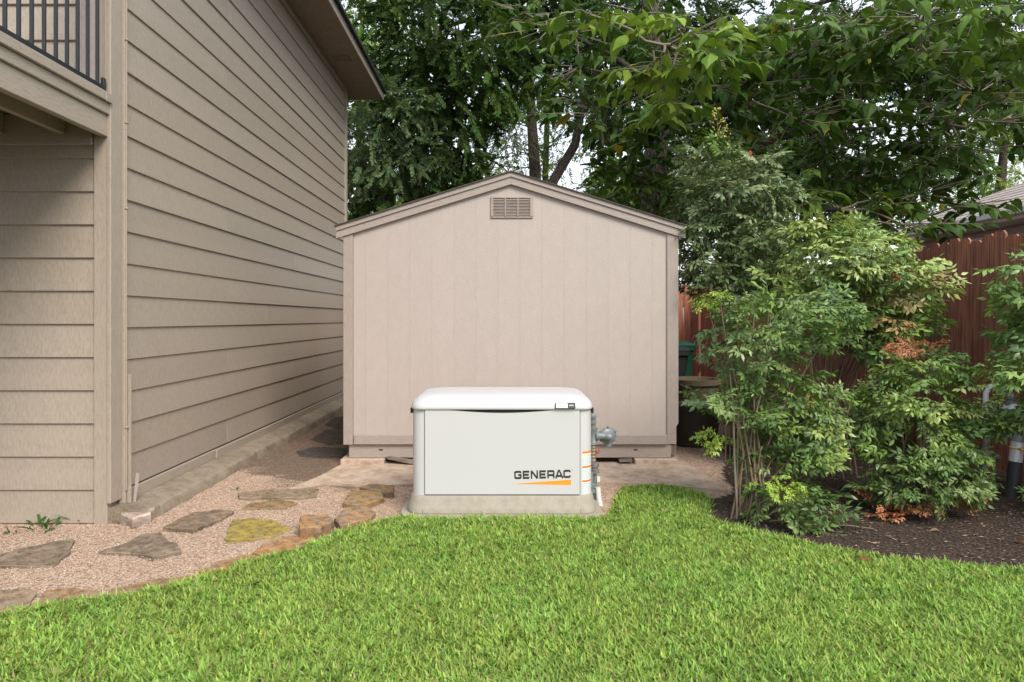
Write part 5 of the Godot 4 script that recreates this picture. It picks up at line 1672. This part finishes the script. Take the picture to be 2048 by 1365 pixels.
# the big tree with heart-shaped leaves over the right half
func build_broadleaf() -> void:
	rng.seed = 990
	var heart := [Vector2(0, 0.0), Vector2(0.20, -0.06), Vector2(0.35, 0.1), Vector2(0.39, 0.34), Vector2(0.32, 0.6), Vector2(0.16, 0.84), Vector2(0, 1.12)]
	var shapes := []
	for k in 4: shapes.append(leaf_shape(heart, [0.25, 0.5, 0.35, 0.6][k], [-0.2, -0.45, 0.15, -0.3][k], lin(1, 1, 1), 991 + k))
	rng.seed = 995
	var z := 9.6
	var t := thing("broadleaf_tree", "spreading tree with large drooping heart-shaped leaves over the right half", "tree", Vector3(at(1310, 500, z).x, 0, -z))
	var o := t.position
	var trunk := [Vector3(o.x, 0, o.z), at(1306, 420, z), at(1312, 300, z), at(1330, 150, z), at(1300, 30, z), at(1290, -160, z)]
	var loc := []
	for p in trunk: loc.append(p - o)
	var st := new_st()
	tube(st, loc, [0.19, 0.17, 0.155, 0.14, 0.12, 0.09], 14, false)
	put("trunk", st, M.bark, t)
	var main := [
		[at(1325, 190, z), at(1220, 110, 9.00), at(1080, 30, 8.40)], [at(1320, 230, z), at(1480, 190, 8.20), at(1680, 60, 8.25), at(1900, 0, 7.25)],
		[at(1312, 320, z), at(1500, 300, 8.60), at(1650, 260, 8.60), at(1850, 250, 8.50)], [at(1325, 170, z), at(1440, 90, 8.60), at(1400, 60, 7.50), at(1330, 90, 6.25)],
		[at(1312, 340, z), at(1480, 400, 8.80), at(1680, 420, 7.80), at(1880, 440, 8.60)], [at(1310, 380, z), at(1240, 340, 9.00), at(1160, 330, 8.80)], [at(1335, 140, z), at(1600, 20, 8.60), at(1900, -80, 7.00)],
		[at(1722, 20, 8.00), at(1722, 200, 8.12), at(1728, 400, 8.25)], [at(1840, 20, 7.75), at(1850, 150, 7.75), at(1900, 250, 7.75)]]
	var bs := new_st()
	for k in main.size():
		var p := []
		for q in main[k]: p.append(q - o)
		var fine: Array = []
		for i in p.size() - 1:
			fine.append(p[i])
			fine.append(p[i].lerp(p[i + 1], 0.5) + rv(0.06))
		fine.append(p[-1])
		var r := []
		for i in fine.size(): r.append(lerpf(0.06 if k < 7 else 0.013, 0.010 if k < 7 else 0.006, i / float(fine.size() - 1)))
		tube(bs, fine, r, 8, false)
		main[k] = fine
	put("limbs", bs, M.bark, t)
	# leafy clumps: pixel, distance, radii, how many twigs, tint
	var deep := lin(0.054, 0.106, 0.020)
	var mid := lin(0.088, 0.156, 0.026)
	var lite := lin(0.125, 0.215, 0.036)
	var young := lin(0.20, 0.30, 0.042)
	var list := [
		[1380, 70, 6.12, 0.40, 0.12, 12, young], [1300, 130, 6.12, 0.38, 0.10, 11, young], [1340, 215, 6.50, 0.22, 0.06, 5, young], [1400, 110, 6.38, 0.50, 0.18, 11, lite], [1180, 30, 6.25, 0.28, 0.12, 5, young], [1330, 200, 7.00, 0.38, 0.07, 4, lite], [1480, 60, 6.75, 0.50, 0.20, 9, lite],
		[1500, 160, 7.75, 0.75, 0.38, 16, deep], [1600, 60, 7.50, 0.75, 0.38, 16, mid], [1720, 60, 7.25, 0.75, 0.38, 14, deep], [1840, 40, 7.00, 0.62, 0.38, 14, mid], [1960, 30, 6.62, 0.62, 0.31, 12, lite], [2040, 90, 6.75, 0.50, 0.38, 10, mid],
		[1640, 180, 8.25, 0.75, 0.38, 14, deep], [1960, 170, 7.50, 0.62, 0.31, 10, deep], [2040, 240, 7.25, 0.38, 0.31, 7, deep], [1780, 140, 8.50, 0.62, 0.25, 7, deep], [1880, 110, 8.00, 0.62, 0.25, 9, deep],
		[1560, 300, 8.60, 0.74, 0.37, 14, mid], [1660, 330, 8.60, 0.74, 0.37, 15, deep], [1780, 330, 8.50, 0.75, 0.35, 14, deep], [1890, 300, 8.00, 0.62, 0.25, 9, deep], [1560, 380, 7.75, 0.50, 0.20, 8, mid], [1660, 410, 8.00, 0.62, 0.25, 11, mid], [1770, 400, 7.75, 0.62, 0.25, 11, mid], [1860, 380, 7.75, 0.62, 0.25, 10, deep], [1930, 320, 7.75, 0.44, 0.18, 6, deep],
		[1790, 450, 7.25, 0.53, 0.15, 8, mid], [1960, 415, 7.4, 0.35, 0.1, 5, deep], [1850, 455, 7.25, 0.31, 0.10, 5, deep], [1620, 480, 8.25, 0.50, 0.25, 8, mid], [1700, 480, 8.00, 0.50, 0.20, 7, deep],
		[1690, 210, 8.00, 0.44, 0.15, 7, mid], [1800, 230, 7.88, 0.50, 0.18, 8, deep], [1900, 240, 8.25, 0.50, 0.18, 8, mid], [1780, 270, 8.60, 0.60, 0.12, 8, deep], [1600, 120, 8.60, 0.93, 0.58, 20, deep], [1720, 30, 8.60, 0.93, 0.46, 18, deep], [1860, 60, 8.60, 0.96, 0.48, 20, deep], [1980, 110, 8.50, 0.75, 0.50, 18, deep], [1900, 190, 8.50, 0.62, 0.20, 10, deep], [2020, 190, 8.00, 0.50, 0.31, 12, mid], [1620, 250, 7.6, 0.6, 0.3, 16, deep], [1700, 280, 8.60, 0.46, 0.19, 9, deep], [1860, 300, 8.60, 0.61, 0.17, 8, deep], [1420, 250, 8.0, 0.8, 0.5, 20, deep], [1300, 260, 8.2, 0.7, 0.4, 16, deep], [1220, 200, 8.4, 0.8, 0.4, 16, deep], [1120, 60, 8.2, 0.8, 0.35, 14, deep], [1250, 335, 8.6, 0.4, 0.3, 11, mid], [1300, 370, 8.4, 0.6, 0.3, 13, mid], [1380, 400, 8.4, 0.6, 0.35, 12, deep], [1250, 400, 8.7, 0.5, 0.2, 9, lite], [1380, 130, 8.0, 0.8, 0.4, 15, deep], [1040, 30, 8.6, 0.7, 0.3, 10, deep], [1160, 150, 8.8, 0.6, 0.2, 9, mid], [1290, 20, 8.0, 0.9, 0.4, 15, deep], [1225, 270, 8.7, 0.3, 0.2, 6, mid], [1380, 190, 8.50, 0.62, 0.12, 6, mid], [1460, 110, 8.60, 0.84, 0.36, 12, deep],
	]
	var leaves := []
	var tw := new_st()
	for q in list:
		var c: Vector3 = at(q[0], q[1], q[2]) - o
		var near: Vector3 = loc[2]
		var dist := 1e9
		for line in main:
			for p in line:
				var d: float = (p - c).length()
				if d < dist:
					dist = d
					near = p
		var bough := limb(tw, near, c, 0.016, 0.008, 0.05, 5, 4)
		for i in q[5]:
			var start: Vector3 = c + Vector3(rf(-1, 1), rf(-1, 1), rf(-1, 1)) * Vector3(q[3], q[4], q[3]) * 0.75
			var a := rf(0, TAU)
			var dir := Vector3(cos(a), rf(-0.45, 0.15), sin(a))
			if q[6] == young: dir = (dir + Vector3(-0.9, -0.1, 0.3)).normalized()
			dir = dir.normalized()
			var ln: float = rf(0.28, 0.62) * (0.7 + float(q[3]) * 0.5)
			var tip: Vector3 = start + dir * ln + Vector3(0, -0.12 * ln, 0)
			var j: Vector3 = bough[3]
			tube(tw, [j.lerp(start, 0.25), start, start.lerp(tip, 0.5) + rv(0.015), tip], [0.007, 0.006, 0.004, 0.002], 4, false)
			var k := 0.0
			var s := 1.0
			while k < 1.0:
				var p := start.lerp(tip, k)
				var side := dir.cross(Vector3.UP).normalized() * s
				var ld := (dir * rf(0.3, 0.9) + side * rf(0.5, 1.0) + Vector3(0, rf(-0.5, 0.12), 0)).normalized()
				var nrm := (Vector3.UP * 1.2 + side * 0.25 + rv(0.55) + Vector3(0, 0, -0.15)).normalized()
				var sz := rf(0.075, 0.165)
				var tint: Color = q[6]
				if rng.randf() < 0.012: tint = lin(0.32, 0.26, 0.03)
				elif rng.randf() < 0.12: tint = tint.lerp(lite, 0.6)
				var g := rf(0.75, 1.25)
				leaves.append([Transform3D(frame_for(ld, nrm, sz) * Basis.from_scale(Vector3(rf(0.75, 1.15), 1.0, rf(0.3, 1.7))), p + ld * 0.025), Color(tint.r * g, tint.g * g, tint.b * g), q[2]])
				s = -s
				k += 0.064 / ln
	put("twigs", tw, M.twig, t)
	# the nearest leaves are parts of their own; the rest is one mass
	var own := {}
	var order := range(leaves.size())
	var eye := Vector3(0, EYE, 0)
	order.sort_custom(func(a, b): return (leaves[a][0].origin + o - eye).length() < (leaves[b][0].origin + o - eye).length())
	var tints := {}
	var taken := 0
	for i in order:
		if taken >= 300: break
		var p: Vector3 = leaves[i][0].origin + o
		var px := 1008.0 - p.x / p.z * F
		var py := 638.0 + (p.y - EYE) / p.z * F
		if px < 0 or px > 2048 or py < 0: continue
		var c: Color = leaves[i][1]
		var key := Color(snappedf(c.r, 0.02), snappedf(c.g, 0.025), snappedf(c.b, 0.012))
		if not tints.has(key):
			var m: StandardMaterial3D = M.broad_leaf.duplicate()
			m.albedo_color = key.linear_to_srgb()
			tints[key] = m
		var e := put_mesh("leaf", shapes[i % 4], tints[key], t)
		e.transform = leaves[i][0]
		own[i] = true
		taken += 1
	for v in 4:
		var w := []
		var c := []
		for i in leaves.size():
			if not own.has(i) and i % 4 == v:
				w.append(leaves[i][0])
				c.append(leaves[i][1])
		multi("foliage" if v == 0 else "foliage_%03d" % v, shapes[v], M.broad_leaf, w, c, t)

func build_small_plants() -> void:
	rng.seed = 1100
	var blade := flat_arrays(leaf_shape([Vector2(0, 0), Vector2(0.06, 0.3), Vector2(0.05, 0.7), Vector2(0, 1.0)], 0.5, 0.3, lin(1, 1, 1), 5))
	for q in [["small green weed tuft growing at the foot of the house's left wall", 90, 1058, 16, 0.13, 0.09], ["broad-leaved weed at the wall foot, right of the grassy weed tuft", 152, 1048, 5, 0.14, 0.03], ["faint little weed at the photo's left edge below the house wall", 14, 1072, 9, 0.07, 0.05], ["tiny weed at the foot of the corner board", 236, 1050, 6, 0.05, 0.02], ["small weed sprig by the concrete footing near the slab", 470, 984, 8, 0.05, 0.03]]:
		var g := gp(q[1], q[2])
		var st := new_st()
		for i in q[3]:
			var a := rf(0, TAU)
			var d := Vector3(cos(a), rf(0.3, 1.6), sin(a))
			st.set_smooth_group(1)
			paste(st, blade, Transform3D(frame_for(d, Vector3.UP + rv(0.3), q[4] * rf(0.6, 1.2)), Vector3(rf(-1, 1), 0, rf(-1, 1)) * q[5]), lin(0.045, 0.13, 0.025) * rf(0.7, 1.4))
		var o := put("weed", st, M.small_leaf, null, Vector3(g.x, 0.005, -g.y))
		tag(o, q[0], "weed")
	var lf := leaf_shape([Vector2(0, 0), Vector2(0.25, 0.3), Vector2(0.28, 0.55), Vector2(0, 1.0)], 0.4, 0.5, lin(1, 1, 1), 6)
	for q in [["orange-brown fallen leaf on the lawn's left edge beside the edging stones", 436, 1160, 0.06, lin(0.40, 0.14, 0.05)], ["rust-brown fallen leaf on the right side of the lawn before the bed", 1722, 1134, 0.08, lin(0.30, 0.13, 0.05)], ["pale tan fallen leaf in the grass below the generator's right corner", 1330, 1042, 0.05, lin(0.35, 0.24, 0.12)], ["bright yellow fallen leaf on the mulch at the foot of the gas meter", 1942, 962, 0.08, lin(0.75, 0.42, 0.02)], ["crumpled tan fallen leaf on the mulch beside the yellow one", 1960, 968, 0.09, lin(0.30, 0.20, 0.10)], ["curled dark fallen leaf on bare earth beside the lawn's tip", 1470, 1022, 0.07, lin(0.05, 0.03, 0.03)], ["dry tan fallen leaf on the mulch in front of the red-tipped shrub", 1880, 1078, 0.06, lin(0.33, 0.22, 0.10)], ["small rusty fallen leaf on the mulch near the right photo edge", 2030, 1098, 0.06, lin(0.34, 0.13, 0.06)]]:
		var g := gp(q[1], q[2])
		var m: StandardMaterial3D = M.small_leaf.duplicate()
		m.albedo_color = q[4].linear_to_srgb()
		var o := put_mesh("fallen_leaf", lf, m, null)
		var on_grass := Geometry2D.is_point_in_polygon(g, lawn_poly)
		o.transform = Transform3D(frame_for(Vector3(rf(-1, 1), 0.15, rf(-1, 1)), Vector3.UP + rv(0.3), q[3]), Vector3(g.x, 0.06 if on_grass else 0.05, -g.y))
		tag(o, q[0], "leaf")
	# a bare stick lying on the mulch
	var st := new_st()
	var a := gp(1655, 1068)
	tube(st, [Vector3(a.x, 0.05, -a.y), Vector3(a.x + 0.12, 0.056, -a.y + 0.01), Vector3(a.x + 0.26, 0.05, -a.y + 0.06)], [0.005, 0.0045, 0.003], 6)
	tag(put("stick", st, M.twig), "thin bare stick lying on the mulch between the two near shrubs", "stick")

# ---------------------------------------------------------------- scene
func _ready() -> void:
	var cam := Camera3D.new()
	cam.name = "camera"
	cam.position = Vector3(0, EYE, 0)
	cam.set_frustum(0.05, Vector2(16.0, -44.5) / F * 0.05, 0.05, 400.0)
	cam.current = true
	add_child(cam)
	var we := WorldEnvironment.new()
	we.name = "environment"
	var env := Environment.new()
	env.background_mode = Environment.BG_SKY
	var sky := Sky.new()
	var sm := ProceduralSkyMaterial.new()
	sm.sky_top_color = Color(0.78, 0.84, 0.92)
	sm.sky_horizon_color = Color(0.97, 0.98, 0.98)
	sm.sky_curve = 0.25
	sm.ground_horizon_color = Color(0.55, 0.55, 0.5)
	sm.ground_bottom_color = Color(0.3, 0.3, 0.25)
	sm.sky_energy_multiplier = 1.0
	sky.sky_material = sm
	env.sky = sky
	env.tonemap_mode = Environment.TONE_MAPPER_LINEAR
	env.tonemap_exposure = 1.75
	env.sdfgi_enabled = true
	env.ssao_enabled = true
	env.ssil_enabled = true
	we.environment = env
	add_child(we)
	var sun := DirectionalLight3D.new()
	sun.name = "sun"
	sun.light_energy = 0.75
	sun.light_angular_distance = 28.0
	sun.light_color = Color(1.0, 0.975, 0.94)
	sun.shadow_enabled = true
	sun.look_at_from_position(Vector3(3.4, 6.4, 6.0), Vector3.ZERO)
	add_child(sun)
	make_materials()
	build_ground()
	build_house()
	build_shed()
	build_fences()
	build_neighbour()
	build_trees()
	build_generator()
	var stones := build_stones()
	build_clutter()
	build_shrubs()
	build_grass(stones)
	build_loose(stones)
	build_small_plants()
